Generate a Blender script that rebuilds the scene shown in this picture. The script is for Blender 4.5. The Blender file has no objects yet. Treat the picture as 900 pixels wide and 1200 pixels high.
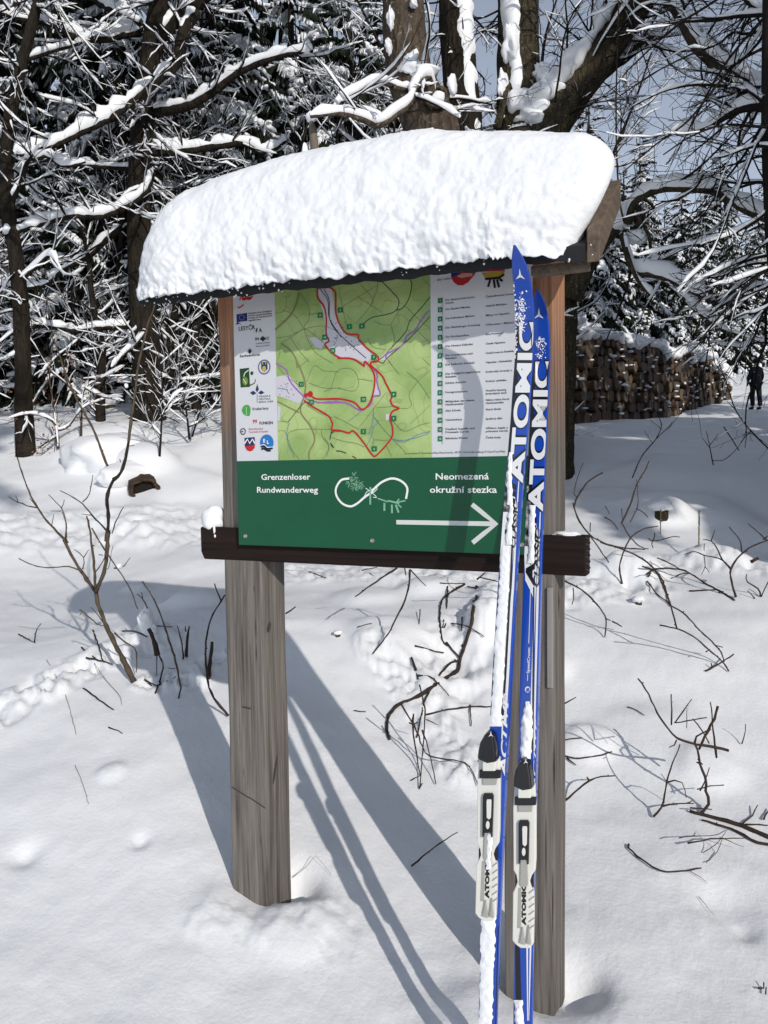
import bpy, bmesh, math, random
import numpy as np
from mathutils import Vector, Matrix, Euler
random.seed(7)
rng = np.random.default_rng(11)
SC = bpy.context.scene
COL = SC.collection
PI = math.pi

# ------------------------------------------------------------------ camera, sky, sun
F_PX, PITCH, ROLL, YAW = 903.76, -0.0582, -0.0140, 0.4328
CAM = np.array([1.499, -2.0167, 1.5])
FW = np.array([-math.sin(YAW)*math.cos(PITCH), math.cos(YAW)*math.cos(PITCH), math.sin(PITCH)])
_r = np.array([math.cos(YAW), math.sin(YAW), 0.0]); _u = np.cross(_r, FW)
RT = _r*math.cos(ROLL)+_u*math.sin(ROLL); UP = -_r*math.sin(ROLL)+_u*math.cos(ROLL)
cd = bpy.data.cameras.new('camera'); cam = bpy.data.objects.new('camera', cd); COL.objects.link(cam)
cd.sensor_fit = 'HORIZONTAL'; cd.sensor_width = 36.0; cd.lens = 36.0*F_PX/900.0
cd.clip_start = 0.05; cd.clip_end = 3000
M3 = Matrix((RT, UP, -FW)).transposed()
cam.matrix_world = Matrix.Translation(CAM) @ M3.to_4x4()
SC.camera = cam
SC.render.resolution_x, SC.render.resolution_y = 768, 1024

SUN_TRAVEL = Vector((-1.25, 1.0, -0.74)).normalized()
to_sun = -SUN_TRAVEL
sun_el = math.asin(to_sun.z); sun_az = math.atan2(to_sun.x, to_sun.y)
w = bpy.data.worlds.new('World'); SC.world = w; w.use_nodes = True
nt = w.node_tree; bg = nt.nodes['Background']
sky = nt.nodes.new('ShaderNodeTexSky'); sky.sky_type = 'NISHITA'; sky.sun_disc = False
sky.sun_elevation = sun_el; sky.sun_rotation = sun_az
sky.altitude = 1800; sky.air_density = 1.0; sky.dust_density = 0.1; sky.ozone_density = 1.5
hs = nt.nodes.new('ShaderNodeHueSaturation'); hs.inputs['Saturation'].default_value = .50; nt.links.new(sky.outputs[0], hs.inputs['Color']); nt.links.new(hs.outputs[0], bg.inputs[0]); bg.inputs[1].default_value = 0.15
sl = bpy.data.lights.new('sun', 'SUN'); so = bpy.data.objects.new('sun', sl); COL.objects.link(so)
sl.energy = 2.9; sl.angle = math.radians(0.6); sl.color = (1.0, 0.94, 0.865)
so.rotation_euler = SUN_TRAVEL.to_track_quat('-Z', 'Y').to_euler()
SC.view_settings.view_transform = 'Standard'; SC.view_settings.look = 'None'
SC.view_settings.exposure = 0.06; SC.view_settings.gamma = 1.0

# ------------------------------------------------------------------ pixel geometry of the photograph (900x1200)
def ray(x, y): return FW+RT*(x-450)/F_PX-UP*(y-600)/F_PX
def onY(x, y, Y): d = ray(x, y); return CAM+d*(Y-CAM[1])/d[1]
def onX(x, y, X): d = ray(x, y); return CAM+d*(X-CAM[0])/d[0]
def atz(x, y, z): return CAM+ray(x, y)*z
F2 = FW[:2]/np.linalg.norm(FW[:2]); R2 = np.array([F2[1], -F2[0]])
def dl(d, l):                      # plan position from forward distance and lateral offset
    return CAM[:2]+F2*d+R2*l

# ------------------------------------------------------------------ noise
def _h(ix, iy, s):
    n = (ix*374761393+iy*668265263+s*974634777) & 0xFFFFFFFF
    n = ((n ^ (n >> 13))*1274126177) & 0xFFFFFFFF
    n = n ^ (n >> 16)
    return (n & 0xFFFF)/65535.0
def vnoise(x, y, s=0):
    x = np.asarray(x, float); y = np.asarray(y, float)
    xi = np.floor(x).astype(np.int64); yi = np.floor(y).astype(np.int64)
    fx = x-xi; fy = y-yi; fx = fx*fx*fx*(fx*(fx*6-15)+10); fy = fy*fy*fy*(fy*(fy*6-15)+10)
    a = _h(xi, yi, s); b = _h(xi+1, yi, s); c = _h(xi, yi+1, s); d = _h(xi+1, yi+1, s)
    return (a*(1-fx)+b*fx)*(1-fy)+(c*(1-fx)+d*fx)*fy-0.5
def fbm(x, y, o=4, s=0):
    t = 0; a = 1
    for i in range(o): t = t+a*vnoise(x*(1.97**i)+i*17.3, y*(1.97**i)-i*9.1, s+i); a *= .5
    return t
def sstep(a, b, x):
    t = np.clip((x-a)/(b-a), 0, 1); return t*t*(3-2*t)

# ------------------------------------------------------------------ materials
MATS = {}
def mat(name, col, rough=0.6, spec=0.3, metal=0.0, bump=None, var=None, vec='Object', coat=0.0, sss=0.0):
    """bump=(scale, strength, dist); var=(scale, other colour, lo, hi, stretch)"""
    if name in MATS: return MATS[name]
    m = bpy.data.materials.new(name); m.use_nodes = True; n = m.node_tree; p = n.nodes['Principled BSDF']
    p.inputs['Base Color'].default_value = (*col, 1); p.inputs['Roughness'].default_value = rough
    p.inputs['Specular IOR Level'].default_value = spec; p.inputs['Metallic'].default_value = metal
    p.inputs['Coat Weight'].default_value = coat
    if sss:
        p.inputs['Subsurface Weight'].default_value = sss; p.inputs['Subsurface Radius'].default_value = (.02, .02, .02)
        p.inputs['Subsurface Scale'].default_value = 1.0
    tc = n.nodes.new('ShaderNodeTexCoord')
    if var:
        mp = n.nodes.new('ShaderNodeMapping'); n.links.new(tc.outputs[vec], mp.inputs[0]); mp.inputs['Scale'].default_value = var[4] if len(var) > 4 else (1, 1, 1)
        nz = n.nodes.new('ShaderNodeTexNoise'); nz.inputs['Scale'].default_value = var[0]; nz.inputs['Detail'].default_value = 6; nz.inputs['Roughness'].default_value = .65
        n.links.new(mp.outputs[0], nz.inputs[0])
        r = n.nodes.new('ShaderNodeValToRGB'); n.links.new(nz.outputs[0], r.inputs[0])
        r.color_ramp.elements[0].position = var[2]; r.color_ramp.elements[0].color = (*col, 1)
        r.color_ramp.elements[1].position = var[3]; r.color_ramp.elements[1].color = (*var[1], 1)
        n.links.new(r.outputs[0], p.inputs['Base Color'])
    if bump:
        mp = n.nodes.new('ShaderNodeMapping'); n.links.new(tc.outputs[vec], mp.inputs[0]); mp.inputs['Scale'].default_value = bump[3] if len(bump) > 3 else (1, 1, 1)
        nz = n.nodes.new('ShaderNodeTexNoise'); nz.inputs['Scale'].default_value = bump[0]; nz.inputs['Detail'].default_value = 8; nz.inputs['Roughness'].default_value = .6
        n.links.new(mp.outputs[0], nz.inputs[0])
        b = n.nodes.new('ShaderNodeBump'); b.inputs['Strength'].default_value = bump[1]; b.inputs['Distance'].default_value = bump[2]
        n.links.new(nz.outputs[0], b.inputs['Height']); n.links.new(b.outputs[0], p.inputs['Normal'])
    MATS[name] = m; return m

SNOW = mat('snow', (.86, .87, .89), .55, .25, bump=(70, .35, .008), var=(3, (.80, .815, .84), .35, .75))
SNOWF = mat('snow_ground', (.86, .87, .89), .5, .3, bump=(60, .35, .008), var=(1.2, (.81, .825, .85), .35, .75))
SNOWT = mat('snow_on_branches', (.84, .855, .88), .6, .2)
BLACKP = mat('print_black', (.012, .012, .014), .45)
WHITEP = mat('print_white', (.80, .80, .80), .4)
GREENP = mat('print_green', (.003, .075, .030), .38, .4, var=(9, (.004, .088, .037), .3, .8))
PANELW = mat('print_pale_grey', (.60, .61, .64), .4)

def wood(name, c1, c2, c3, axis='Z', freq=55):
    if name in MATS: return MATS[name]
    m = bpy.data.materials.new(name); m.use_nodes = True; n = m.node_tree; p = n.nodes['Principled BSDF']
    tc = n.nodes.new('ShaderNodeTexCoord'); mp = n.nodes.new('ShaderNodeMapping'); n.links.new(tc.outputs['Object'], mp.inputs[0])
    s = {'Z': (1, 1, .035), 'X': (.035, 1, 1), 'Y': (1, .035, 1)}[axis]
    mp.inputs['Scale'].default_value = s
    n1 = n.nodes.new('ShaderNodeTexNoise'); n1.inputs['Scale'].default_value = freq; n1.inputs['Detail'].default_value = 5; n1.inputs['Roughness'].default_value = .6; n1.inputs['Distortion'].default_value = .6
    n2 = n.nodes.new('ShaderNodeTexNoise'); n2.inputs['Scale'].default_value = freq*4.2; n2.inputs['Detail'].default_value = 3
    n3 = n.nodes.new('ShaderNodeTexNoise'); n3.inputs['Scale'].default_value = 4; n3.inputs['Detail'].default_value = 3
    for q in (n1, n2, n3): n.links.new(mp.outputs[0], q.inputs[0])
    a = n.nodes.new('ShaderNodeMath'); a.operation = 'MULTIPLY_ADD'; n.links.new(n2.outputs[0], a.inputs[0]); a.inputs[1].default_value = .45; n.links.new(n1.outputs[0], a.inputs[2])
    r = n.nodes.new('ShaderNodeValToRGB'); n.links.new(a.outputs[0], r.inputs[0]); e = r.color_ramp.elements
    e[0].position = .50; e[0].color = (*c1, 1); e[1].position = .92; e[1].color = (*c2, 1)
    mx = n.nodes.new('ShaderNodeMix'); mx.data_type = 'RGBA'; n.links.new(n3.outputs[0], mx.inputs[0]); n.links.new(r.outputs[0], mx.inputs[6]); mx.inputs[7].default_value = (*c3, 1)
    rr = n.nodes.new('ShaderNodeMapRange'); n.links.new(n3.outputs[0], rr.inputs[0]); rr.inputs[1].default_value = .45; rr.inputs[2].default_value = .8; rr.inputs[4].default_value = .6
    n.links.new(rr.outputs[0], mx.inputs[0]); n.links.new(mx.outputs[2], p.inputs['Base Color'])
    p.inputs['Roughness'].default_value = .8; p.inputs['Specular IOR Level'].default_value = .2
    b = n.nodes.new('ShaderNodeBump'); b.inputs['Strength'].default_value = .5; b.inputs['Distance'].default_value = .003
    n.links.new(a.outputs[0], b.inputs['Height']); n.links.new(b.outputs[0], p.inputs['Normal'])
    MATS[name] = m; return m

def bark(name, c1, c2, lich, lo=.60, scale=9, moss=None):
    if name in MATS: return MATS[name]
    m = bpy.data.materials.new(name); m.use_nodes = True; n = m.node_tree; p = n.nodes['Principled BSDF']
    tc = n.nodes.new('ShaderNodeTexCoord'); mp = n.nodes.new('ShaderNodeMapping'); n.links.new(tc.outputs['Object'], mp.inputs[0]); mp.inputs['Scale'].default_value = (1, 1, .33)
    v = n.nodes.new('ShaderNodeTexVoronoi'); v.inputs['Scale'].default_value = scale*3; n.links.new(mp.outputs[0], v.inputs[0])
    n1 = n.nodes.new('ShaderNodeTexNoise'); n1.inputs['Scale'].default_value = scale*1.4; n1.inputs['Detail'].default_value = 8; n1.inputs['Roughness'].default_value = .7; n.links.new(mp.outputs[0], n1.inputs[0])
    r = n.nodes.new('ShaderNodeValToRGB'); n.links.new(n1.outputs[0], r.inputs[0]); e = r.color_ramp.elements
    e[0].position = .35; e[0].color = (*c1, 1); e[1].position = .65; e[1].color = (*c2, 1)
    n2 = n.nodes.new('ShaderNodeTexNoise'); n2.inputs['Scale'].default_value = scale*2.6; n2.inputs['Detail'].default_value = 7; n2.inputs['Roughness'].default_value = .75; n.links.new(tc.outputs['Object'], n2.inputs[0])
    r2 = n.nodes.new('ShaderNodeValToRGB'); n.links.new(n2.outputs[0], r2.inputs[0]); r2.color_ramp.elements[0].position = lo-.02; r2.color_ramp.elements[1].position = lo+.05
    mx = n.nodes.new('ShaderNodeMix'); mx.data_type = 'RGBA'; n.links.new(r2.outputs[0], mx.inputs[0]); n.links.new(r.outputs[0], mx.inputs[6]); mx.inputs[7].default_value = (*lich, 1)
    n.links.new(mx.outputs[2], p.inputs['Base Color']); p.inputs['Roughness'].default_value = .9; p.inputs['Specular IOR Level'].default_value = .15
    ad = n.nodes.new('ShaderNodeMath'); ad.operation = 'ADD'; n.links.new(v.outputs[0], ad.inputs[0]); n.links.new(n1.outputs[0], ad.inputs[1])
    b = n.nodes.new('ShaderNodeBump'); b.inputs['Strength'].default_value = .9; b.inputs['Distance'].default_value = .03
    n.links.new(ad.outputs[0], b.inputs['Height']); n.links.new(b.outputs[0], p.inputs['Normal'])
    MATS[name] = m; return m

BARK_A = bark('bark_brown_grey', (.035, .026, .019), (.12, .09, .067), (.30, .29, .25), .60)
BARK_D = bark('bark_dark', (.010, .008, .006), (.032, .025, .018), (.07, .066, .055), .66)
BARK_M = bark('bark_mossy', (.022, .018, .011), (.075, .06, .036), (.21, .205, .16), .60, 14)
TWIGF = mat('bramble_bark', (.030, .021, .017), .75, .2, var=(40, (.055, .038, .03), .4, .7))
TWIG = mat('twig_bark', (.045, .032, .024), .8, .15, var=(30, (.075, .055, .04), .4, .7))
TWIGD = mat('twig_bark_dark', (.014, .011, .010), .8, .15)
SAPB = mat('sapling_bark', (.10, .075, .052), .75, .2, var=(25, (.05, .038, .028), .4, .65), bump=(60, .4, .004))
NEEDLE = mat('spruce_needles', (.010, .015, .009), .8, .12, var=(2.5, (.020, .027, .015), .35, .7))
LEAF = mat('dry_beech_leaf', (.20, .085, .035), .7, .2, var=(20, (.11, .05, .025), .4, .7))

# ------------------------------------------------------------------ mesh buffer
class MB:
    def __init__(s): s.v = []; s.f = []; s.n = 0; s.smooth = True
    def add(s, v, f):
        v = np.asarray(v, float).reshape(-1, 3)
        if isinstance(f, np.ndarray): s.f.append(f+s.n)
        else: s.f.extend([tuple(i+s.n for i in q) for q in f])
        s.v.append(v); s.n += len(v)
    def box(s, x0, x1, y0, y1, z0, z1):
        v = [(x, y, z) for z in (z0, z1) for y in (y0, y1) for x in (x0, x1)]
        s.add(v, [(0, 2, 3, 1), (4, 5, 7, 6), (0, 1, 5, 4), (2, 6, 7, 3), (0, 4, 6, 2), (1, 3, 7, 5)])
    def tube(s, P, R, k=5, cap=True, phase=0.0):
        P = np.asarray(P, float); R = np.asarray(R, float)*np.ones(len(P)); m = len(P)
        T = np.empty_like(P); T[1:-1] = P[2:]-P[:-2]; T[0] = P[1]-P[0]; T[-1] = P[-1]-P[-2]
        T /= (np.linalg.norm(T, axis=1)[:, None]+1e-12)
        ref = np.array([0, 0, 1.0]) if abs(T[:, 2]).mean() < .75 else np.array([1.0, 0.12, 0])
        A = np.cross(T, ref); A /= (np.linalg.norm(A, axis=1)[:, None]+1e-12); B = np.cross(T, A)
        th = np.arange(k)*2*PI/k+phase
        V = P[:, None, :]+R[:, None, None]*(A[:, None, :]*np.cos(th)[None, :, None]+B[:, None, :]*np.sin(th)[None, :, None])
        i = np.arange(m-1)[:, None]*k; j = np.arange(k)[None, :]; j2 = (j+1) % k
        f = np.stack([i+j, i+j2, i+k+j2, i+k+j], -1).reshape(-1, 4)
        s.add(V.reshape(-1, 3), f)
        if cap:
            b = s.n-m*k; s.f.append(tuple(b+q for q in range(k)[::-1])); s.f.append(tuple(b+(m-1)*k+q for q in range(k)))
    def build(s, name, m, parent=None, smooth=True, loc=None):
        me = bpy.data.meshes.new(name)
        V = np.concatenate(s.v) if s.v else np.zeros((0, 3))
        if loc is not None: V = V-np.asarray(loc)
        idx = []; ls = []
        for q in s.f:
            if isinstance(q, np.ndarray): idx.append(q.reshape(-1)); ls.append(np.full(len(q), q.shape[1]))
            else: idx.append(np.array(q)); ls.append(np.array([len(q)]))
        idx = np.concatenate(idx).astype(np.int32); ls = np.concatenate(ls).astype(np.int32)
        me.vertices.add(len(V)); me.vertices.foreach_set('co', V.astype(np.float32).ravel())
        me.loops.add(len(idx)); me.loops.foreach_set('vertex_index', idx)
        me.polygons.add(len(ls)); st = np.concatenate([[0], np.cumsum(ls)[:-1]]).astype(np.int32)
        me.polygons.foreach_set('loop_start', st)
        me.polygons.foreach_set('use_smooth', np.full(len(ls), smooth))
        me.update(calc_edges=True); me.validate()
        if m: me.materials.append(m)
        o = bpy.data.objects.new(name, me); COL.objects.link(o)
        if parent is not None: o.parent = parent
        if loc is not None: o.location = loc
        return o

def tag(o, label=None, cat=None, group=None, kind=None):
    if label: o['label'] = label
    if cat: o['category'] = cat
    if group: o['group'] = group
    if kind: o['kind'] = kind
    return o
def empty(name, loc=(0, 0, 0)):
    o = bpy.data.objects.new(name, None); COL.objects.link(o); o.location = loc; o.empty_display_size = .1; return o
class Thing:
    """an Empty at the base; parts are built in world coordinates and stored relative to it"""
    def __init__(s, name, loc, label, cat, group=None):
        s.loc = np.array(loc, float); s.o = empty(name, s.loc); tag(s.o, label, cat, group)
    def part(s, mb, name, m, parent=None, smooth=True, label=None, bevel=0, seg=2, kind=None):
        mb2 = MB(); mb2.v = [v-s.loc for v in mb.v]; mb2.f = mb.f; mb2.n = mb.n
        o = mb2.build(name, m, parent or s.o, smooth)
        if bevel:
            b = o.modifiers.new('bevel', 'BEVEL'); b.width = bevel; b.segments = seg; b.limit_method = 'ANGLE'; b.angle_limit = .6
        tag(o, label=label, kind=kind)
        return o

# ------------------------------------------------------------------ terrain height
DL = np.array([-50, 0, 1.3, 2.0, 2.46, 3.0, 3.5, 4.4, 5.2, 6, 7, 8, 10, 11.5, 14, 18, 25, 40, 80, 300, 3000])
HL = np.array([-.3, -.12, -.06, .0, .08, .18, .33, .62, .62, .70, .95, 1.25, 1.9, 2.32, 2.8, 3.7, 5.2, 8, 12, 20, 20])
HR = np.array([-.3, -.12, -.06, .0, .06, .15, .28, .56, .70, .82, .98, 1.16, 1.62, 1.85, 2.12, 2.46, 2.95, 5.6, 13, 22, 22])
FEAT = []      # (x, y, radius, height)
TRAIL = []
def H(x, y, fine=True):
    x = np.asarray(x, float); y = np.asarray(y, float)
    px = x-CAM[0]; py = y-CAM[1]
    d = px*F2[0]+py*F2[1]; l = px*R2[0]+py*R2[1]
    def sm(T):
        return (np.interp(d-.25, DL, T)+np.interp(d, DL, T)*2+np.interp(d+.25, DL, T))/4
    wgt = sstep(-.10, .22, l/np.maximum(d, 1.0))
    z = sm(HL)*(1-wgt)+sm(HR)*wgt
    z = z+.09*np.exp(-((l+.85)/.6)**2)*np.exp(-((d-3.1)/.9)**2)-.10*sstep(-1.4, -2.6, l)*sstep(7, 4.5, d)*sstep(2, 3, d)
    z = z+.10*fbm(x*.45, y*.45, 3, 3)*np.clip(d/5, .2, 2.0)+.024*fbm(x*1.7, y*1.7, 3, 8)
    if fine:
        z = z+.006*fbm(x*6, y*6, 3, 21)+.0022*fbm(x*22, y*22, 3, 23)*sstep(9, 5, d)
        for m, amp, fr in ROUGH:
            k = m(x, y, d, l)
            if np.any(k > 0.001):
                q = np.abs(fbm(x*fr, y*fr, 4, 31)); z = z+k*amp*(.55-q*1.6+.6*fbm(x*fr*.5+3, y*fr*.5, 2, 37))
        # tree shade hummocks, lumps and hollows
    for fx, fy, r, h in FEAT:
        q = ((x-fx)**2+(y-fy)**2)/(r*r)
        z = z+h*np.exp(-q*q*.7) if h > 0 else z+h*np.exp(-q)
    return z
ROUGH = []
def hit(px, py, fine=False):
    """where the ray through a photo pixel meets the ground"""
    dr = ray(px, py); t = np.concatenate([np.arange(.8, 9, .015), np.arange(9, 60, .08)])
    P = CAM[None, :]+dr[None, :]*t[:, None]
    z = H(P[:, 0], P[:, 1], fine); b = np.where(P[:, 2] < z)[0]
    if len(b) == 0: return P[-1], t[-1]
    i = max(b[0], 1); a0 = P[i-1, 2]-z[i-1]; a1 = P[i, 2]-z[i]; k = a0/(a0-a1)
    p = P[i-1]*(1-k)+P[i]*k; return p, t[i-1]*(1-k)+t[i]*k

def seg_mask(pxs, rad, soft=.5):
    pts = [hit(*q)[0][:2] for q in pxs]
    def m(x, y, d, l):
        best = np.full(x.shape, 1e9)
        for a, b in zip(pts[:-1], pts[1:]):
            ab = b-a; t = np.clip(((x-a[0])*ab[0]+(y-a[1])*ab[1])/(ab@ab+1e-9), 0, 1)
            best = np.minimum(best, np.hypot(x-a[0]-t*ab[0], y-a[1]-t*ab[1]))
        return 1-sstep(rad*soft, rad, best)
    return m
_m1 = seg_mask([(-30, 850), (60, 800), (130, 765), (190, 745)], .20)
_m2 = seg_mask([(-60, 625), (60, 620), (180, 612), (300, 628)], .75)
_m3 = seg_mask([(340, 672), (430, 668), (560, 672)], .40)
_m4 = seg_mask([(520, 800), (560, 740), (600, 705), (690, 690), (745, 690)], .30)
_m5 = seg_mask([(170, 800), (230, 800), (255, 770)], .10)
_m6 = seg_mask([(440, 760), (500, 830), (540, 900)], .16)
_m7 = seg_mask([(240, 1075), (300, 1090), (380, 1070), (400, 1110)], .10)
_m8 = seg_mask([(870, 1075), (870, 1110)], .06)
_m9 = seg_mask([(790, 660), (850, 660), (900, 670)], .25)
ROUGH += [(_m1, .070, 9), (_m2, .075, 4.5), (_m3, .05, 8), (_m4, .05, 7), (_m5, .05, 14), (_m6, .045, 10), (_m7, .010, 16), (_m9, .05, 7)]
def feat(px, py, r, h):
    p = hit(px, py)[0]; FEAT.append((p[0], p[1], r, h)); return p
for q in ((535, 770, .13, -.10), (575, 735, .13, .13), (455, 745, .20, .06), (430, 700, .2, .05), (500, 690, .16, .07),
          (745, 672, .17, .14), (700, 668, .15, .06), (840, 655, .2, .08), (775, 610, .22, .14), (600, 700, .2, .09),
          (168, 548, .34, .26), (120, 520, .5, .22), (215, 570, .4, .08), (175, 745, .10, .05), (228, 705, .16, .08),
          (160, 690, .08, .04), (30, 1000, .05, -.03), (165, 985, .03, -.02), (850, 1060, .09, -.022), (872, 1092, .04, -.018),
          (130, 905, .05, .02), (810, 600, .5, .12), (820, 560, .8, .14), (720, 585, .5, .06), (700, 905, .25, -.03),
          (565, 905, .15, .04), (295, 745, .05, -.02), (640, 780, .12, .05), (780, 870, .25, .03), (345, 1090, .12, .03), (250, 655, .4, .05),
          (60, 730, .5, -.06), (690, 870, .10, .04), (830, 900, .12, .03)):
    feat(*q)
FEAT += [(.07, .05, .12, -.03), (.02, -.10, .10, .015), (.99, .06, .13, -.04), (.90, -.1, .12, .03), (1.10, .13, .07, -.075), (.165, .14, .065, -.095)]

# ground sheet: one polar grid round the viewpoint, out to the horizon
def ground():
    fov = np.linspace(-32, 32, 480); rest = np.linspace(32, 328, 90)[1:-1]
    ang = np.radians(np.concatenate([fov, rest])); n = len(ang)
    rad = np.concatenate([np.exp(np.linspace(math.log(.55), math.log(45), 640)), np.exp(np.linspace(math.log(45), math.log(1500), 40))[1:]])
    A, R = np.meshgrid(ang, rad)
    x = CAM[0]+R*(F2[0]*np.cos(A)+R2[0]*np.sin(A)); y = CAM[1]+R*(F2[1]*np.cos(A)+R2[1]*np.sin(A))
    z = H(x, y)
    mb = MB(); V = np.stack([x, y, z], -1).reshape(-1, 3)
    V = np.vstack([V, [[CAM[0], CAM[1], -.12]]])
    m = len(rad); i = np.arange(m-1)[:, None]*n; j = np.arange(n)[None, :]; j2 = (j+1) % n
    f = np.stack([i+j, i+j2, i+n+j2, i+n+j], -1).reshape(-1, 4)[:, ::-1]
    mb.add(V, f)
    c = m*n; mb.f.append(np.array([(c, (q+1) % n, q) for q in range(n)])[:, ::-1])
    o = mb.build('ground', SNOWF); tag(o, kind='structure')
ground()

# ------------------------------------------------------------------ flat print helpers
def smooth_poly(P, n=6, closed=False):
    P = np.asarray(P, float)
    if len(P) < 3: return P
    Q = np.vstack([2*P[0]-P[1], P, 2*P[-1]-P[-2]]); out = []
    for i in range(1, len(Q)-2):
        for t in np.linspace(0, 1, n, endpoint=False):
            a, b, c, d = Q[i-1], Q[i], Q[i+1], Q[i+2]
            out.append(.5*((2*b)+(-a+c)*t+(2*a-5*b+4*c-d)*t*t+(-a+3*b-3*c+d)*t**3))
    out.append(P[-1]); return np.array(out)
PY = -0.035
def PP(x, y): p = onY(x, y, PY); return np.array([p[0], p[2]])
def T(x0, y0, s, pts): return [(x0+a/s, y0+b/s) for a, b in pts]
_tc = {}
def text2d(s, bold=0.0, shear=0.0, res=2):
    k = (s, bold, shear, res)
    if k in _tc: return _tc[k]
    c = bpy.data.curves.new('tmp', 'FONT'); c.body = s; c.size = 1; c.offset = bold; c.shear = shear; c.resolution_u = res; c.fill_mode = 'FRONT'
    o = bpy.data.objects.new('tmp', c); COL.objects.link(o)
    dg = bpy.context.evaluated_depsgraph_get(); me = bpy.data.meshes.new_from_object(o.evaluated_get(dg))
    v = np.array([q.co[:2] for q in me.vertices]) if len(me.vertices) else np.zeros((0, 2)); f = [tuple(p.vertices) for p in me.polygons]
    bpy.data.objects.remove(o); bpy.data.curves.remove(c); bpy.data.meshes.remove(me)
    _tc[k] = (v, f); return _tc[k]
class Flat:
    """flat print on the front of the sign panel, in panel metres; each layer 0.35 mm proud of the last"""
    def __init__(s, layer): s.pieces = []; s.y = PY-.0004-.00035*layer
    def raw(s, V2, F):
        V2 = np.asarray(V2); s.pieces.append(MB()); s.pieces[-1].add(np.stack([V2[:, 0], np.full(len(V2), s.y-.00002*(len(s.pieces) % 14)), V2[:, 1]], -1), F)
    def poly(s, px): V = np.array([PP(*q) for q in px]); s.raw(V, [tuple(range(len(V)))[::-1]])
    def rect(s, px, w, h):
        c = PP(*px); s.raw([(c[0]-w/2, c[1]-h/2), (c[0]+w/2, c[1]-h/2), (c[0]+w/2, c[1]+h/2), (c[0]-w/2, c[1]+h/2)], [(0, 1, 2, 3)])
    def disc(s, px, r, n=24, ry=None):
        c = PP(*px); a = np.arange(n)*2*PI/n; s.raw(np.stack([c[0]+r*np.cos(a), c[1]+(ry or r)*np.sin(a)], -1), [tuple(range(n))])
    def ring(s, px, r0, r1, n=24):
        c = PP(*px); a = np.arange(n)*2*PI/n
        V = np.concatenate([np.stack([c[0]+r*np.cos(a), c[1]+r*np.sin(a)], -1) for r in (r0, r1)])
        s.raw(V, [(i, n+i, n+(i+1) % n, (i+1) % n) for i in range(n)])
    def strip(s, px, wd, sm=True, n=5, dash=0, wob=0):
        V = np.array([PP(*q) for q in px])
        if sm: V = smooth_poly(V, n)
        if wob: V = V+rng.normal(0, wob, V.shape)
        t = np.gradient(V, axis=0); t /= np.linalg.norm(t, axis=1)[:, None]+1e-9; nn = np.stack([-t[:, 1], t[:, 0]], -1)*wd/2
        W = np.empty((2*len(V), 2)); W[0::2] = V-nn; W[1::2] = V+nn
        F = [(2*i, 2*i+2, 2*i+3, 2*i+1) for i in range(len(V)-1) if not dash or (i//dash) % 2 == 0]
        s.raw(W, F)
    def text(s, t, x, y, h, align='l', wpx=None, bold=0.0, shear=0.0):
        v, f = text2d(t, bold, shear)
        if len(v) == 0: return
        a = PP(x, y); hm = abs(PP(x, y-h)[1]-a[1])/.72; k = hm; v = v*np.array([k, k])
        wd = v[:, 0].max()
        if wpx: q = abs(PP(x+wpx, y)[0]-a[0]); v = v*np.array([q/wd, 1]); wd = q
        off = {'l': 0, 'c': -wd/2, 'r': -wd}[align]
        s.raw(v+a+np.array([off, 0]), f)

# ------------------------------------------------------------------ the information board
PD, PW = .9187, .14
SGN = Thing('information_board', (.53, .07, 0), 'wooden trail information board with a roof, hiking map and green arrow panel', 'information board')
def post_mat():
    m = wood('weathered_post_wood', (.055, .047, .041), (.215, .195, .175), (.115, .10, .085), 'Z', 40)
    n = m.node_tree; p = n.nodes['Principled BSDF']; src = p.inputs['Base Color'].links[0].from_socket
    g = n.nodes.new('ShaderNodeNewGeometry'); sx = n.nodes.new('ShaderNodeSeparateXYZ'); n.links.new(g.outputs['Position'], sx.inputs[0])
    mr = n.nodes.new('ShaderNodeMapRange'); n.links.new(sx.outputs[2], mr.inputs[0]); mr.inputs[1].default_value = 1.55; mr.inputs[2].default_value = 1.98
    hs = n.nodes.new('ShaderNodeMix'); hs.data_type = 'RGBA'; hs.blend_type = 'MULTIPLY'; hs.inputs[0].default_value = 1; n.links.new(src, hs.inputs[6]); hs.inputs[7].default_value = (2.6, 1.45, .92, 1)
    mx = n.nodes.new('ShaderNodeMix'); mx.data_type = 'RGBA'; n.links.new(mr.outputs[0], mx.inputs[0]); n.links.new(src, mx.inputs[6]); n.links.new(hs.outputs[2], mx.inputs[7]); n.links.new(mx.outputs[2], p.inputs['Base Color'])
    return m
POSTM = post_mat()
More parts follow.
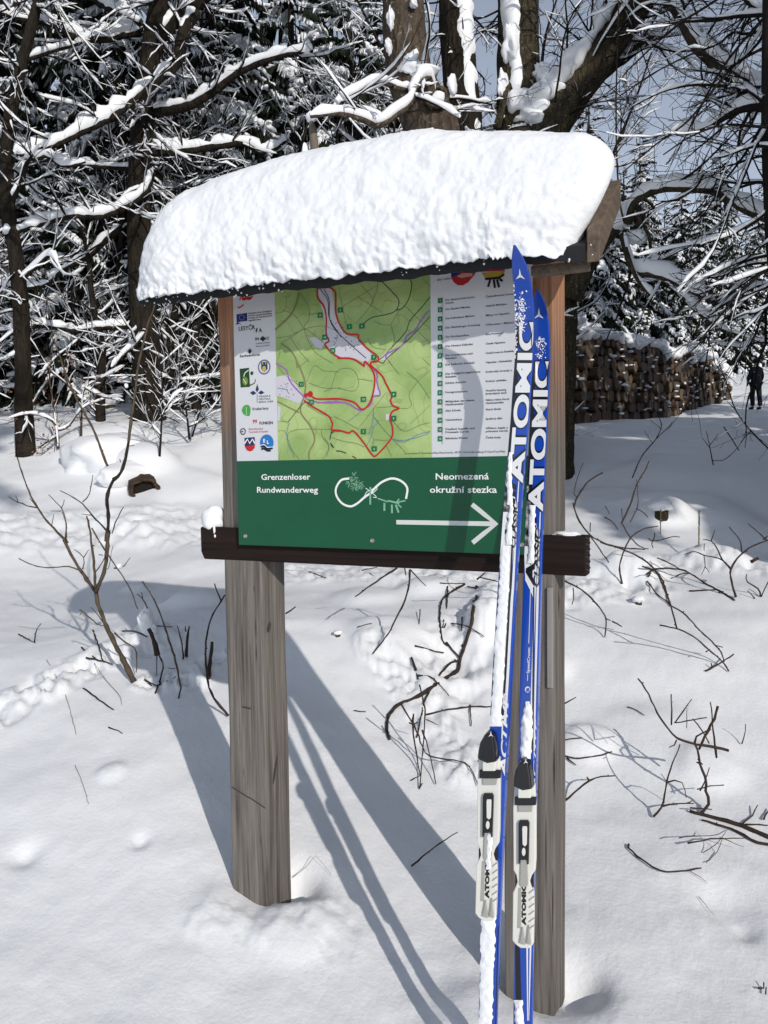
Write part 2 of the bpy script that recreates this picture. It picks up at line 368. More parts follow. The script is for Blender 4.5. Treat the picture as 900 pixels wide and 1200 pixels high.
for X in (0, PD):
    mb = MB(); n = 14
    zs = np.linspace(-.45, 2.06, n)
    ring = [(0, 0), (PW, 0), (PW, PW), (0, PW)]
    V = []
    for i, z in enumerate(zs):
        for a, b in ring: V.append((X+a+.0012*math.sin(i*1.3+a*9), b+.0012*math.cos(i*2.1+b*7), z))
    F = [(0, 3, 2, 1), tuple((n-1)*4+q for q in range(4))]
    for i in range(n-1):
        for j in range(4): F.append((i*4+j, i*4+(j+1) % 4, i*4+4+(j+1) % 4, i*4+4+j))
    mb.add(V, F)
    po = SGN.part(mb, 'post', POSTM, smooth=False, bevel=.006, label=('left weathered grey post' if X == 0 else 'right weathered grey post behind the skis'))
    # splits and knots in the grain, cut as thin dark slits with a raised lip
    GS = []
    if X == 0:
        for (px, py, ln, wd) in ((300, 737, .075, .0022), (300.5, 765, .07, .0022), (298, 690, .03, .0014), (286, 905, .05, .0012), (306, 985, .05, .0012)):
            a = onY(px, py, 0); GS.append(MB()); GS[-1].add([(a[0]-wd, -.0012, a[2]), (a[0], -.0012, a[2]-ln/2), (a[0]+wd, -.0012, a[2]), (a[0], -.0012, a[2]+ln/2)], [(0, 1, 2, 3)])
        for q in (((284, 829), (294, 830.5)), ((272, 923), (292, 935)), ((292, 935), (311, 947))):
            a = onY(*q[0], 0); b = onY(*q[1], 0); GS.append(MB()); GS[-1].add([(a[0], -.0012, a[2]), (b[0], -.0012, b[2]-.002), (b[0], -.0012, b[2]+.003), (a[0], -.0012, a[2]+.005)], [(0, 1, 2, 3)])
        for (px, py, r, rz) in ((315, 735, .010, .016), (322, 902, .008, .045)):
            a = onX(px, py, PW); th = np.linspace(0, 2*PI, 17)[:-1]
            GS.append(MB()); GS[-1].add(np.stack([np.full(16, PW+.0012), a[1]+r*np.cos(th)+.3*rz*np.sin(th), a[2]+rz*np.sin(th)], -1), [tuple(range(16))])
    else:
        for (px, py, ln, wd) in ((655, 705, .10, .002), (650, 900, .2, .0018), (640, 1000, .25, .0016), (648, 1060, .2, .0016)):
            a = onY(px, py, 0); GS.append(MB()); GS[-1].add([(a[0]-wd, -.0012, a[2]), (a[0], -.0012, a[2]-ln/2), (a[0]+wd, -.0012, a[2]), (a[0], -.0012, a[2]+ln/2)], [(0, 1, 2, 3)])
    for mb in GS: SGN.part(mb, 'grain_split', mat('wood_crack', (.062, .052, .045), .9, .1), parent=po, smooth=False)
# narrow grey batten let into the front of the right post
mb = MB(); a = onY(641, 688, 0); b = onY(648, 806, 0)
mb.box(a[0]+.001, a[0]+.0165, -.008, .004, b[2], a[2]); SGN.part(mb, 'batten', mat('pale_batten', (.27, .26, .25), .8, var=(60, (.17, .16, .15), .4, .7, (1, 1, .05))), smooth=False, bevel=.002)

# crossbeam with bevelled lower edge
BZ0, BZ1, BX0, BX1 = 1.2098, 1.3155, -.0795, 1.1414
BEAMM = wood('dark_stained_beam', (.006, .0038, .0033), (.026, .014, .011), (.011, .007, .006), 'X', 30)
mb = MB(); prof = [(-.015, BZ1), (-.015, BZ0+.027), (.0, BZ0), (.052, BZ0), (.052, BZ1)]
nx = 20; V = []
for i in range(nx):
    x = BX0+(BX1-BX0)*i/(nx-1)
    for (yy, zz) in prof: V.append((x, yy, zz+.0012*math.sin(i*1.9)*(1 if zz == BZ1 else 0)))
F = [(0, 1, 2, 3, 4), tuple((nx-1)*5+q for q in (4, 3, 2, 1, 0))]
for i in range(nx-1):
    for j in range(5): F.append((i*5+j, i*5+5+j, i*5+5+(j+1) % 5, i*5+(j+1) % 5))
mb.add(V, F); SGN.part(mb, 'crossbeam', BEAMM, smooth=False, bevel=.004, label='dark brown crossbeam under the panel')
# the end grain ridges on the right end
mb = MB()
for i in range(6):
    mb = MB(); z = BZ0+.02+i*.0165; mb.tube([(BX1+.0005, -.010, z), (BX1+.0012, .018, z-.006), (BX1+.0005, .048, z-.002)], .0022, 4)
    SGN.part(mb, 'end_grain', mat('end_grain_wood', (.05, .042, .038), .85), smooth=True)

# panel plate
PX0, PX1, PZ0, PZG, PZT = .0847, 1.0067, 1.265, 1.5246, 2.06
mb = MB(); mb.box(PX0, PX1, PY, -.0155, PZ0, PZT); PAN = SGN.part(mb, 'sign_panel', PANELW, smooth=False, label='printed panel with pale upper half and green lower strip')
def fl(layer): return Flat(layer)
def put(F, name, m):
    for q in F.pieces: SGN.part(q, name, m, parent=PAN, smooth=False)
f = fl(0); f.raw([(PX0, PZ0), (PX1, PZ0), (PX1, PZG), (PX0, PZG)], [(0, 1, 2, 3)]); put(f, 'green_field', GREENP)
# map sheet with procedural relief lines
def map_mat():
    m = bpy.data.materials.new('map_print'); m.use_nodes = True; n = m.node_tree; p = n.nodes['Principled BSDF']
    tc = n.nodes.new('ShaderNodeTexCoord')
    def noise(sc, det, dist=0):
        q = n.nodes.new('ShaderNodeTexNoise'); q.inputs['Scale'].default_value = sc; q.inputs['Detail'].default_value = det; q.inputs['Distortion'].default_value = dist; n.links.new(tc.outputs['Object'], q.inputs[0]); return q
    a = noise(7, 4); r = n.nodes.new('ShaderNodeValToRGB'); n.links.new(a.outputs[0], r.inputs[0]); e = r.color_ramp.elements
    e[0].position = .40; e[0].color = (.26, .385, .125, 1); e[1].position = .60; e[1].color = (.40, .52, .205, 1)
    b = noise(5.5, 1.5); mu = n.nodes.new('ShaderNodeMath'); mu.operation = 'MULTIPLY'; mu.inputs[1].default_value = 17; n.links.new(b.outputs[0], mu.inputs[0])
    fr = n.nodes.new('ShaderNodeMath'); fr.operation = 'FRACT'; n.links.new(mu.outputs[0], fr.inputs[0])
    c = n.nodes.new('ShaderNodeValToRGB'); n.links.new(fr.outputs[0], c.inputs[0]); e = c.color_ramp.elements
    e[0].position = 0; e[0].color = (1, 1, 1, 1); e[1].position = .10; e[1].color = (0, 0, 0, 1)
    mx = n.nodes.new('ShaderNodeMix'); mx.data_type = 'RGBA'; n.links.new(r.outputs[0], mx.inputs[6]); mx.inputs[7].default_value = (.20, .22, .07, 1)
    m2 = n.nodes.new('ShaderNodeMath'); m2.operation = 'MULTIPLY'; m2.inputs[1].default_value = .5; n.links.new(c.outputs[0], m2.inputs[0]); n.links.new(m2.outputs[0], mx.inputs[0])
    n.links.new(mx.outputs[2], p.inputs['Base Color']); p.inputs['Roughness'].default_value = .35; p.inputs['Specular IOR Level'].default_value = .35
    return m
f = fl(0); f.raw([(.2352, PZG), (.7311, PZG), (.7311, PZT), (.2352, PZT)], [(0, 1, 2, 3)]); put(f, 'map_sheet', map_mat())
M1 = lambda p: T(270, 310, 6.923, p)
M2 = lambda p: T(270, 420, 6.923, p)
M3 = lambda p: T(380, 310, 6.923, p)
M4 = lambda p: T(380, 420, 6.923, p)
def cl(col, name): return mat(name, col, .4)
f = fl(1)
f.poly(M3([(-60, 170), (60, 195), (80, 300), (85, 400), (130, 500), (180, 570), (270, 600), (340, 680), (400, 740), (340, 800), (240, 760), (120, 750), (50, 690), (-10, 640), (10, 480), (-10, 380), (-40, 280)]))
f.poly(M2([(372, 150), (470, 130), (540, 220), (600, 310), (590, 360), (540, 360), (440, 320), (372, 300)]))
f.poly(M1([(640, 590), (700, 590), (760, 640), (740, 690), (690, 670)])); f.poly(M3([(440, 770), (520, 700), (560, 690), (500, 780)])); f.poly(M4([(400, 100), (430, 190), (455, 290), (400, 310), (415, 200)]))
f.poly(M4([(500, 450), (530, 450), (525, 500), (500, 500)])); f.poly(M2([(384, 380), (410, 400), (400, 520), (384, 520)]))
put(f, 'open_land', cl((.55, .54, .60), 'map_open_land'))
f = fl(2)
for pl, wdt in ((M1([(560, 230), (530, 330), (480, 420), (365, 530)]), .006), (M2([(530, 0), (580, 110), (610, 210), (600, 300), (570, 430), (650, 550), (685, 660), (640, 760), (640, 820)]), .005), (M1([(410, 640), (480, 690), (530, 760), (545, 840)]), .005), (M2([(384, 350), (480, 400), (560, 440)]), .004)):
    f.strip(pl, wdt)
put(f, 'main_road', cl((.22, .21, .09), 'map_road'))
f = fl(2)
for pl in (M1([(365, 595), (480, 580), (600, 525), (760, 500), (900, 560)]), M1([(410, 640), (510, 580), (600, 525), (690, 580), (760, 640)]), M1([(560, 230), (630, 330), (640, 440), (600, 520), (680, 700), (830, 800)]), M1([(420, 370), (520, 410), (600, 525)]), M1([(365, 400), (440, 370), (460, 240)]), M1([(630, 410), (730, 390)]), M1([(480, 580), (560, 700), (640, 790)]), M1([(405, 660), (400, 740), (380, 780)]),
           M2([(470, 510), (540, 430), (600, 360)]), M2([(384, 510), (470, 515)]), M2([(460, 660), (480, 600), (580, 575), (760, 575), (830, 575)]), M2([(740, 580), (750, 640), (800, 720), (750, 820)]), M2([(560, 70), (620, 20), (640, 0)]), M2([(384, 60), (440, 130), (560, 220)]), M2([(640, 200), (760, 240), (900, 240)]), M2([(620, 190), (680, 60), (760, 100), (890, 110)]), M2([(384, 590), (440, 590), (470, 660), (500, 740), (560, 820)]), M2([(620, 380), (720, 440), (830, 480)]),
           M3([(150, 340), (430, 170)]), M3([(300, 165), (390, 275), (380, 330), (260, 480)]), M3([(435, 140), (430, 200), (380, 330)]), M3([(120, 180), (130, 260), (180, 490)]), M3([(270, 260), (380, 330), (470, 390)]), M3([(540, 490), (610, 370)]), M3([(540, 490), (570, 600), (550, 670), (510, 720)]), M3([(400, 460), (480, 490), (540, 490)]), M3([(660, 340), (760, 440), (860, 520)]), M3([(760, 540), (860, 640)]), M3([(510, 760), (560, 830)]), M3([(800, 110), (860, 180)]), M3([(350, 600), (400, 670), (500, 690)]),
           M4([(270, 580), (400, 410), (510, 270)]), M4([(80, 470), (180, 520), (280, 575)]), M4([(670, 110), (760, 185), (860, 330)]), M4([(760, 185), (690, 290), (710, 370), (680, 405), (620, 405)]), M4([(760, 185), (860, 100)]), M4([(430, 400), (560, 390)]), M4([(400, 470), (470, 560), (560, 660), (660, 760)]), M4([(60, 640), (150, 670), (260, 690), (330, 720)]), M4([(0, 640), (40, 710), (20, 800)]), M4([(560, 510), (650, 590), (780, 540), (860, 520)]), M4([(700, 530), (860, 380)]), M4([(500, 700), (550, 800)]), M4([(800, 0), (860, 60)]), M4([(410, 660), (520, 670)]), M4([(520, 20), (610, 130)]), M4([(0, 270), (90, 240), (240, 265), (280, 190), (230, 90), (110, 100), (60, 240)]), M4([(270, 165), (400, 185)])):
    f.strip(pl, .0011)
put(f, 'track', cl((.13, .15, .09), 'map_track'))
f = fl(2)
for pl in (M3([(465, 135), (540, 210), (605, 290), (585, 370), (510, 405), (390, 430), (320, 480), (300, 520)]), M3([(660, 95), (710, 150), (690, 270), (640, 350), (585, 372)]), M3([(860, 260), (790, 350), (700, 450), (660, 550), (560, 660), (490, 740), (440, 780), (480, 800), (510, 760), (640, 650), (760, 530), (860, 420)]), M3([(0, 200), (40, 290), (45, 440), (90, 530), (160, 600), (260, 690), (340, 760)]), M1([(730, 200), (790, 290), (800, 420), (840, 500), (900, 590)])):
    f.strip(pl, .0024)
f.strip(M4([(60, 590), (50, 670), (80, 730), (180, 770), (260, 810)]), .003, dash=3); f.strip(M2([(900, 590), (830, 600), (810, 660), (850, 740), (900, 760)]), .003, dash=2)
f.strip(M2([(470, 515), (600, 360), (660, 380)]), .0022)
put(f, 'forest_road', cl((.035, .045, .04), 'map_forest_road')); f = fl(2)
for k in range(60):
    c = random.choice([(M3, 90, 560, 120, 120), (M2, 470, 250, 70, 70), (M3, 250, 640, 90, 60), (M1, 820, 640, 60, 60)]); q = c[0]([(c[1]+random.uniform(-1, 1)*c[3], c[2]+random.uniform(-1, 1)*c[4])])[0]
    f.rect(q, .0024*random.uniform(.6, 1.6), .0024)
put(f, 'building_mark', cl((.035, .045, .04), 'map_forest_road'))
f = fl(3)
for pl in (M2([(372, 40), (450, 90), (480, 170), (540, 250), (600, 310), (680, 350), (760, 360), (900, 355)]), M4([(0, 360), (110, 350), (200, 370), (250, 400), (310, 420), (380, 370), (400, 310), (455, 295), (430, 200), (420, 110), (330, 30)]), M3([(500, 760), (520, 720), (640, 650), (670, 580), (740, 530), (800, 430), (858, 372)])):
    f.strip(pl, .0042, wob=.0008)
put(f, 'border_line', cl((.30, .12, .42), 'map_border'))
f = fl(3)
for pl in (M4([(400, 400), (400, 470), (380, 560), (360, 620)]), M4([(390, 560), (440, 520), (400, 480)]), M4([(400, 640), (400, 720)]), M4([(340, 720), (380, 640), (400, 560)]), M4([(560, 660), (650, 665), (760, 640), (860, 600)]), M4([(560, 650), (650, 680), (760, 620), (860, 590)]), M4([(200, 510), (300, 430)]), M2([(480, 520), (460, 600), (470, 690), (520, 800)]), M2([(384, 240), (450, 250), (480, 290)])):
    f.strip(pl, .0016, wob=.0006)
put(f, 'stream', cl((.12, .22, .38), 'map_stream'))
f = fl(4)
for pl in (M1([(745, 175), (710, 200), (710, 270), (760, 340), (780, 440), (778, 560), (800, 620), (770, 650), (830, 720), (900, 762)]), M3([(110, 760), (230, 765), (325, 822)]),
           M4([(325, 70), (335, 25), (400, 110), (412, 200), (385, 330), (340, 400), (300, 410), (240, 355), (120, 328), (0, 330)]), M2([(900, 328), (760, 330), (690, 325), (640, 290), (610, 290)]),
           M2([(600, 340), (650, 380), (720, 420), (800, 470), (830, 530), (825, 580), (890, 590)]), M4([(60, 580), (130, 585), (200, 605), (240, 590), (320, 680), (390, 780), (430, 782), (545, 650), (555, 560), (535, 490), (555, 430), (610, 405), (560, 385), (540, 340), (550, 300), (500, 200), (470, 140), (385, 60), (385, 30), (440, 20)]),
           M3([(385, 790), (435, 785), (435, 745), (350, 680), (280, 605), (275, 570), (180, 560), (120, 470), (95, 380), (95, 260), (85, 215), (40, 185), (5, 190)])):
    f.strip(pl, .0048, sm=True, n=4)
f.disc(M2([(650, 290)])[0], .009); f.disc(M2([(615, 300)])[0], .006)
put(f, 'red_route', cl((.46, .012, .016), 'map_red'))
marks = M1([(730, 412), (768, 590), (833, 697)])+M3([(133, 370), (205, 505), (307, 500), (405, 752)])+M2([(578, 210), (660, 355)])+M4([(320, 332), (565, 292), (565, 487), (320, 594), (408, 733)])
f = fl(5); g = fl(6)
for i, q in enumerate(marks):
    f.rect(q, .0165, .0145); g.text(str([13, 14, 15, 2, 1, 4, 7, 11, 12, 10, 8, 9, 3, 6][i]), q[0], q[1]+1.4, 2.6, 'c')
for i in range(16):
    y = 352.4+10.77*i; f.rect((516.2-.0*i, y), .0135, .0135); f.rect((518.6, y+2.5), .0012, .018); g.text(str(i+1), 515.9, y+1.5, 2.7, 'c')
put(f, 'marker', cl((.006, .15, .05), 'marker_green')); put(g, 'lettering', WHITEP)
# legend text
rows = [('Die deutsch-böhmische|Grenze', 'Českoněmecká hranice'), ('Der Bahnhof Moldau', 'Nádraží Moldava'), ('Die Kalkofener Mühlen', 'Mlýny ve Vápenici'), ('Die Nikelsberger Kreuzung', 'Křižovatka v Mlýnici'), ('Der Bornhauselhau', 'Šova Promenáď'), ('Der Hintere Kalkofen', 'Osada Vápenice'), ('Die Grenzbrücke nach|Rehefeld', 'Hraniční most do Rehefeldu'), ('Das Kalkwerk Rehefeld', 'Vápenka v Rehefeldu'), ('Das Königliche Jagdschloss|Rehefeld', 'Královský lovecký z'), ('Schöne Aussicht', 'Krásná vyhlídka'), ('Forstgrenzsteine', 'Hraniční kameny|bratrských lesů'), ('Mühlgraben der oberen|Herklotzmühle', 'Náhon mlýna Horní|Herklotzmühle'), ('Alte Schule', 'Stará škola'), ('Valentinhaus', 'Spolkový dům'), ('Friedhof, Kapelle und|Prinzessin Carola', 'Hřbitov, kaple a|princezna Carola'), ('Böhmische Wiesen', 'České louky')]
for i, (a, b) in enumerate(rows):
    for k, (tx, x0) in enumerate(((a, 522), (b, 569.3))):
        f = fl(1); y = 353.4+10.77*i-k*.0
        y = y-(x0-516)*.085*(1-i*.052)
        for j, ln in enumerate(tx.split('|')):
            f.text(ln, x0, y+j*3.6, 2.3, 'l', wpx=min(len(ln)*1.62, 41) if k == 0 else min(len(ln)*1.62, 33), bold=.012)
        put(f, 'lettering', BLACKP)
f = fl(1); f.text('der Infor', 512, 329.5, 3.2, 'l', wpx=18); f.text('Kartendaten © OpenStreetMap-Mitwirkende, SRTM | Kartendarstellung © OpenTopoMap', 474, 532.5, 2.2, 'l', wpx=118); put(f, 'lettering', BLACKP)
# shields on the legend heading: German/Czech colours
LG = lambda p: T(500, 310, 8.18, p)
f = fl(1); f.poly(LG([(232, 80), (480, 65), (450, 110), (400, 170), (350, 200), (300, 200), (260, 170), (238, 130)])); f.poly(LG([(500, 72), (750, 60), (750, 25), (500, 35)])); put(f, 'shield', cl((.40, .02, .02), 'shield_red'))
f = fl(2); f.poly(LG([(232, 80), (330, 74), (300, 100), (240, 125)])); put(f, 'shield', cl((.01, .03, .15), 'shield_blue'))
f = fl(2); f.poly(LG([(290, 112), (350, 84), (440, 84), (440, 110), (330, 130)])); put(f, 'shield', cl((.45, .30, .28), 'shield_pale'))
f = fl(1); f.poly(LG([(525, 80), (750, 62), (735, 110), (690, 145), (570, 138)])); put(f, 'shield', cl((.42, .28, .04), 'shield_gold'))
f = fl(2); f.poly(LG([(500, 12), (755, -2), (755, 25), (500, 42)])); f.poly(LG([(232, 62), (500, 42), (480, 62), (232, 78)]))
for a, b in (((610, 145), (590, 215)), ((645, 145), (655, 225)), ((675, 145), (695, 220)), ((700, 140), (730, 160)), ((690, 130), (745, 95)), ((560, 140), (700, 128))): f.strip(LG([a, b]), .006, sm=False)
put(f, 'shield', BLACKP)
# partner logos in the left column
f = fl(1); f.strip(M1([(75, 290), (95, 258), (115, 290), (130, 250), (150, 285), (185, 255)]), .004); f.strip(M1([(60, 345), (75, 350), (110, 325)]), .004); f.rect(M1([(135, 275)])[0], .036, .008); f.text('99', 296.2, 496.3, 4.6, bold=.02); f.text('Städtische', 291.4, 504.0, 2.4, wpx=17); f.text('Touristik Dresden', 291.4, 507.4, 2.4, wpx=23)
f.poly(M2([(118, 715), (200, 700), (198, 725), (180, 748), (158, 755), (135, 745)])); put(f, 'logo', cl((.48, .02, .02), 'logo_red'))
f = fl(1); f.poly(M1([(50, 405), (137, 392), (138, 458), (52, 468)])); put(f, 'logo', cl((.01, .02, .16), 'logo_eu_blue'))
f = fl(2)
for k in range(12): c = M1([(94, 430)])[0]; f.disc((c[0]+3.1*math.sin(k*PI/6)*.95, c[1]+3.1*math.cos(k*PI/6)), .0012, 5)
put(f, 'logo', cl((.5, .42, .05), 'logo_yellow'))
f = fl(1)
for k, tx in enumerate(('Europäische Union. Europäischer', 'Fonds für regionale Entwicklung.', 'Evropská unie. Evropský fond pro', 'regionální rozvoj.')): f.text(tx, 291.3, 368.3+k*2.75, 1.9, wpx=(27.5 if k < 3 else 15), bold=.02)
f.text('LESYČR', 279.6, 387.8, 5.0, wpx=19.5, bold=.015); f.poly(M1([(42, 492), (60, 465), (92, 488), (70, 480)]))
f.text('SN', 299, 398.8, 3.0, wpx=4.5, bold=.03); f.text('CZ', 311.4, 398, 3.0, wpx=4, bold=.03); f.poly(M1([(238, 605), (262, 580), (290, 600), (266, 625)]))
f.text('Freistaat Sachsen', 300, 403.6, 2, wpx=16); f.text('Ahoj sousede', 300, 406.8, 2, wpx=16)
f.text('Sachsenforst', 281, 418.8, 3.1, wpx=24, bold=.015); f.ring(M1([(158, 702)])[0], .0070, .0085, 4); f.poly(M1([(145, 700), (160, 685), (172, 705), (158, 728)]))
f.text('Krušné hory', 296, 480.8, 3.2, wpx=19, bold=.015); f.text('FUNKEN', 304, 497.6, 3.4, wpx=16, bold=.02)
f.strip(M2([(80, 600), (85, 580), (110, 570), (122, 590), (112, 615), (90, 612), (88, 598), (105, 590)]), .003)
for k, tx in enumerate(('KRAJSKÁ', 'MĚSTSKÁ', 'BERG GIES')): f.text(tx, 303.3, 465.6+k*3.3, 2, wpx=14 if k < 2 else 17)
put(f, 'logo', BLACKP)
f = fl(1); f.poly(M1([(197, 555), (215, 510), (222, 520), (215, 555), (205, 540)])); f.poly(M1([(235, 552), (240, 512), (262, 552), (245, 540)]))
f.poly(M2([(76, 85), (152, 76), (160, 230), (84, 236)])); f.strip(M2([(205, 170), (195, 200), (160, 218)]), .003); f.disc(M2([(175, 120)])[0], .006, 7); put(f, 'logo', cl((.012, .055, .015), 'logo_dark_green'))
f = fl(2); f.disc(M2([(122, 185)])[0], .010, 16, .013); put(f, 'logo', cl((.16, .24, .03), 'logo_lime'))
f = fl(3); f.strip(M2([(105, 165), (130, 205)]), .002); f.strip(M2([(110, 150), (120, 120), (150, 95)]), .0025); put(f, 'logo', WHITEP)
f = fl(1); f.ring(M2([(275, 70)])[0], .0185, .0225); put(f, 'logo', cl((.10, .12, .20), 'logo_navy_ring'))
f = fl(1); f.poly(M2([(250, 30), (300, 28), (303, 85), (278, 112), (252, 88)])); f.poly(M2([(205, 255), (218, 208), (232, 250), (218, 275)])); f.poly(M2([(160, 280), (185, 262), (212, 282), (185, 298)])); f.poly(M2([(225, 280), (250, 260), (277, 278), (250, 292)]))
f.poly(M2([(115, 645), (198, 638), (200, 700), (118, 715)])); f.strip(M2([(218, 290), (218, 360)]), .0015); put(f, 'logo', cl((.02, .03, .10), 'logo_navy'))
f = fl(2); f.disc(M2([(275, 85)])[0], .007, 12, .009); f.rect(M2([(264, 40)])[0], .003, .008); f.rect(M2([(288, 39)])[0], .003, .008); put(f, 'logo', cl((.45, .36, .08), 'logo_gold'))
f = fl(2); f.strip(M2([(116, 690), (140, 655), (158, 690), (180, 655), (200, 690)]), .0045, sm=False); put(f, 'logo', WHITEP)
f = fl(1); f.poly(smooth_poly(M2([(92, 420), (110, 385), (145, 378), (164, 405), (160, 450), (150, 468), (110, 455), (92, 420)]), 4)[:-1]); put(f, 'logo', cl((.06, .32, .07), 'logo_leaf_green'))
f = fl(2); f.strip(M2([(130, 395), (133, 460)]), .003); put(f, 'logo', cl((.35, .55, .3), 'logo_pale_green'))
f = fl(1); f.disc(M2([(296, 683)])[0], .0245, 28); put(f, 'logo', cl((.02, .17, .48), 'logo_bright_blue'))
f = fl(2); f.text('E', 308.6, 518.4, 4.0, bold=.04); f.text('L', 312.9, 520, 4.0, bold=.04); f.strip(M2([(244, 708), (275, 702), (300, 722), (348, 720)]), .0035); put(f, 'logo', WHITEP)
f = fl(3); f.strip(M2([(248, 715), (275, 712), (300, 732), (345, 728)]), .0055); f.strip(M2([(252, 738), (275, 732), (300, 748), (330, 748)]), .005); put(f, 'logo', BLACKP)
# green strip lettering, arrow and knot emblem
for tx, x, y, h, wpx in (('Grenzenloser', 306, 562.3, 6.8, 58), ('Rundwanderweg', 300.8, 577.2, 6.8, 72), ('Neomezená', 510, 562.0, 7.6, 63), ('okružní stezka', 503.5, 577.3, 7.6, 79)):
    f = fl(1); f.text(tx, x, y, h, 'l', wpx=wpx, bold=.014); put(f, 'lettering', WHITEP)
G1 = lambda p: T(440, 520, 3.4615, p)
f = fl(1); f.strip(G1([(85, 318), (488, 325)]), .0125, sm=False); f.strip(G1([(392, 246), (440, 285), (490, 325), (440, 364), (394, 402)]), .0125, sm=False); put(f, 'arrow', mat('arrow_white', (.62, .64, .62), .4))
K1 = lambda p: T(380, 540, 7.5, p)
f = fl(1); f.strip(K1([(220, 155), (150, 170), (105, 240), (110, 310), (160, 375), (230, 400), (290, 375), (355, 320), (410, 280), (460, 225), (520, 180), (600, 155), (680, 180), (730, 240), (720, 335)]), .0062, n=8)
f.strip(K1([(355, 310), (380, 270), (460, 235), (455, 260), (400, 300)]), .002); f.strip(K1([(365, 240), (420, 280), (460, 320), (430, 320)]), .002); put(f, 'knot_emblem', WHITEP)
f = fl(2)
for k in range(70):
    a = random.uniform(0, 2*PI); c = random.choice([(260, 140, 45), (230, 190, 45), (300, 200, 45), (270, 235, 40), (330, 225, 30)]); r0, r1 = c[2]*.2, c[2]*random.uniform(.7, 1.15)
    f.strip(K1([(c[0]+r0*math.cos(a), c[1]+r0*math.sin(a)), (c[0]+r1*math.cos(a), c[1]+r1*math.sin(a))]), .0012, sm=False)
for a, b, wd in (((530, 370), (530, 440), .006), ((595, 385), (597, 460), .006), ((630, 385), (655, 455), .006), ((650, 385), (680, 410), .004), ((470, 330), (560, 360), .004), ((560, 350), (660, 375), .005), ((640, 365), (715, 350), .004), ((630, 370), (660, 335), .004), ((406, 230), (406, 385), .0055)): f.strip(K1([a, b]), wd, sm=False)
put(f, 'sprig_emblem', mat('emblem_green', (.20, .42, .27), .45))
STEEL = mat('screw_steel', (.45, .44, .42), .35, .5, .8)
for q in ((287.5, 628.3), (436.3, 633.6), (611.4, 638.4)):
    mb = MB(); c = PP(*q); th = np.arange(14)*2*PI/14
    V = [(c[0]+.0072*math.cos(t), PY, c[1]+.0072*math.sin(t)) for t in th]+[(c[0]+.0052*math.cos(t), PY-.003, c[1]+.0052*math.sin(t)) for t in th]
    V += [(c[0]+.002*math.cos(t), PY-.0015, c[1]+.002*math.sin(t)) for t in th]
    F = [(i, (i+1) % 14, 14+(i+1) % 14, 14+i) for i in range(14)]+[(14+i, 14+(i+1) % 14, 28+(i+1) % 14, 28+i) for i in range(14)]+[tuple(28+i for i in range(14))]
    mb.add(V, F); SGN.part(mb, 'screw', STEEL, parent=PAN, smooth=False)

# roof: boards, felt, verge boards, eave batten
RX0, RX1, EY, RY = -.15, 1.20, -.185, .13
def ez(x): return 2.000+(1.975-2.000)*(x-RX0)/(RX1-RX0)          # the eave sinks slightly to the right
SL = math.tan(math.radians(35)); RH = (RY-EY)*SL
ROOFW = wood('roof_boards', (.12, .08, .05), (.34, .24, .15), (.22, .15, .10), 'X', 30)
FELT = mat('roofing_felt', (.015, .015, .017), .75, .3, bump=(300, .5, .001))
VERGE = wood('verge_board_wood', (.06, .047, .037), (.18, .135, .10), (.12, .09, .065), 'Y', 34)
for sgn in (-1,):
    ye = RY+sgn*(RY-EY)
    nb = 4
    for k in range(nb):
        y0 = ye+(RY-ye)*k/nb; y1 = ye+(RY-ye)*((k+.97)/nb)
        mb = MB(); V = []
        for x in (RX0+.01, RX1-.025):
            for (yy, fr) in ((y0, k/nb), (y1, (k+.97)/nb)):
                for t in (0, .016): V.append((x, yy, ez(x)+fr*RH+t))
        mb.add(V, [(0, 1, 3, 2), (4, 6, 7, 5), (0, 4, 5, 1), (2, 3, 7, 6), (0, 2, 6, 4), (1, 5, 7, 3)]); SGN.part(mb, 'roof_board', ROOFW, smooth=False, bevel=.002)
    mb = MB(); nx = 60; V = []
    for i in range(nx):
        x = RX0+(RX1-.027-RX0)*i/(nx-1); wv = .0025*math.sin(i*1.7)+.002*math.sin(i*.61)
        for (yy, zz) in ((ye+sgn*.012, ez(x)-.010+wv), (ye+sgn*.014, ez(x)+.023), (RY, ez(x)+RH+.024), (RY, ez(x)+RH+.018), (ye+sgn*.008, ez(x)+.017), (ye+sgn*.008, ez(x)-.009+wv)): V.append((x, yy, zz))
    F = [tuple(range(6)), tuple((nx-1)*6+q for q in range(5, -1, -1))]
    for i in range(nx-1):
        for j in range(6): F.append((i*6+j, i*6+6+j, i*6+6+(j+1) % 6, i*6+(j+1) % 6))
    mb.add(V, F); SGN.part(mb, 'roofing_felt', FELT, smooth=False)
    # verge boards at both ends
    for x0, x1 in ((RX1-.024, RX1+.006),):
        mb = MB(); V = []
        for x in (x0, x1):
            e = ez(x); V += [(x, ye-(-sgn)*.0-sgn*-.014, e-.018), (x, ye+sgn*.014, e+.058), (x, RY-sgn*-.001, e+RH+.050), (x, RY-sgn*-.001, e+RH-.02)]
        mb.add(V, [(0, 1, 2, 3), (7, 6, 5, 4), (0, 4, 5, 1), (1, 5, 6, 2), (2, 6, 7, 3), (3, 7, 4, 0)]); SGN.part(mb, 'verge_board', VERGE, smooth=False, bevel=.003)
mb = MB(); mb.box(PD+.12, RX1-.026, EY+.02, EY+.05, 1.952, 1.974); SGN.part(mb, 'eave_batten', VERGE, smooth=False, bevel=.002)

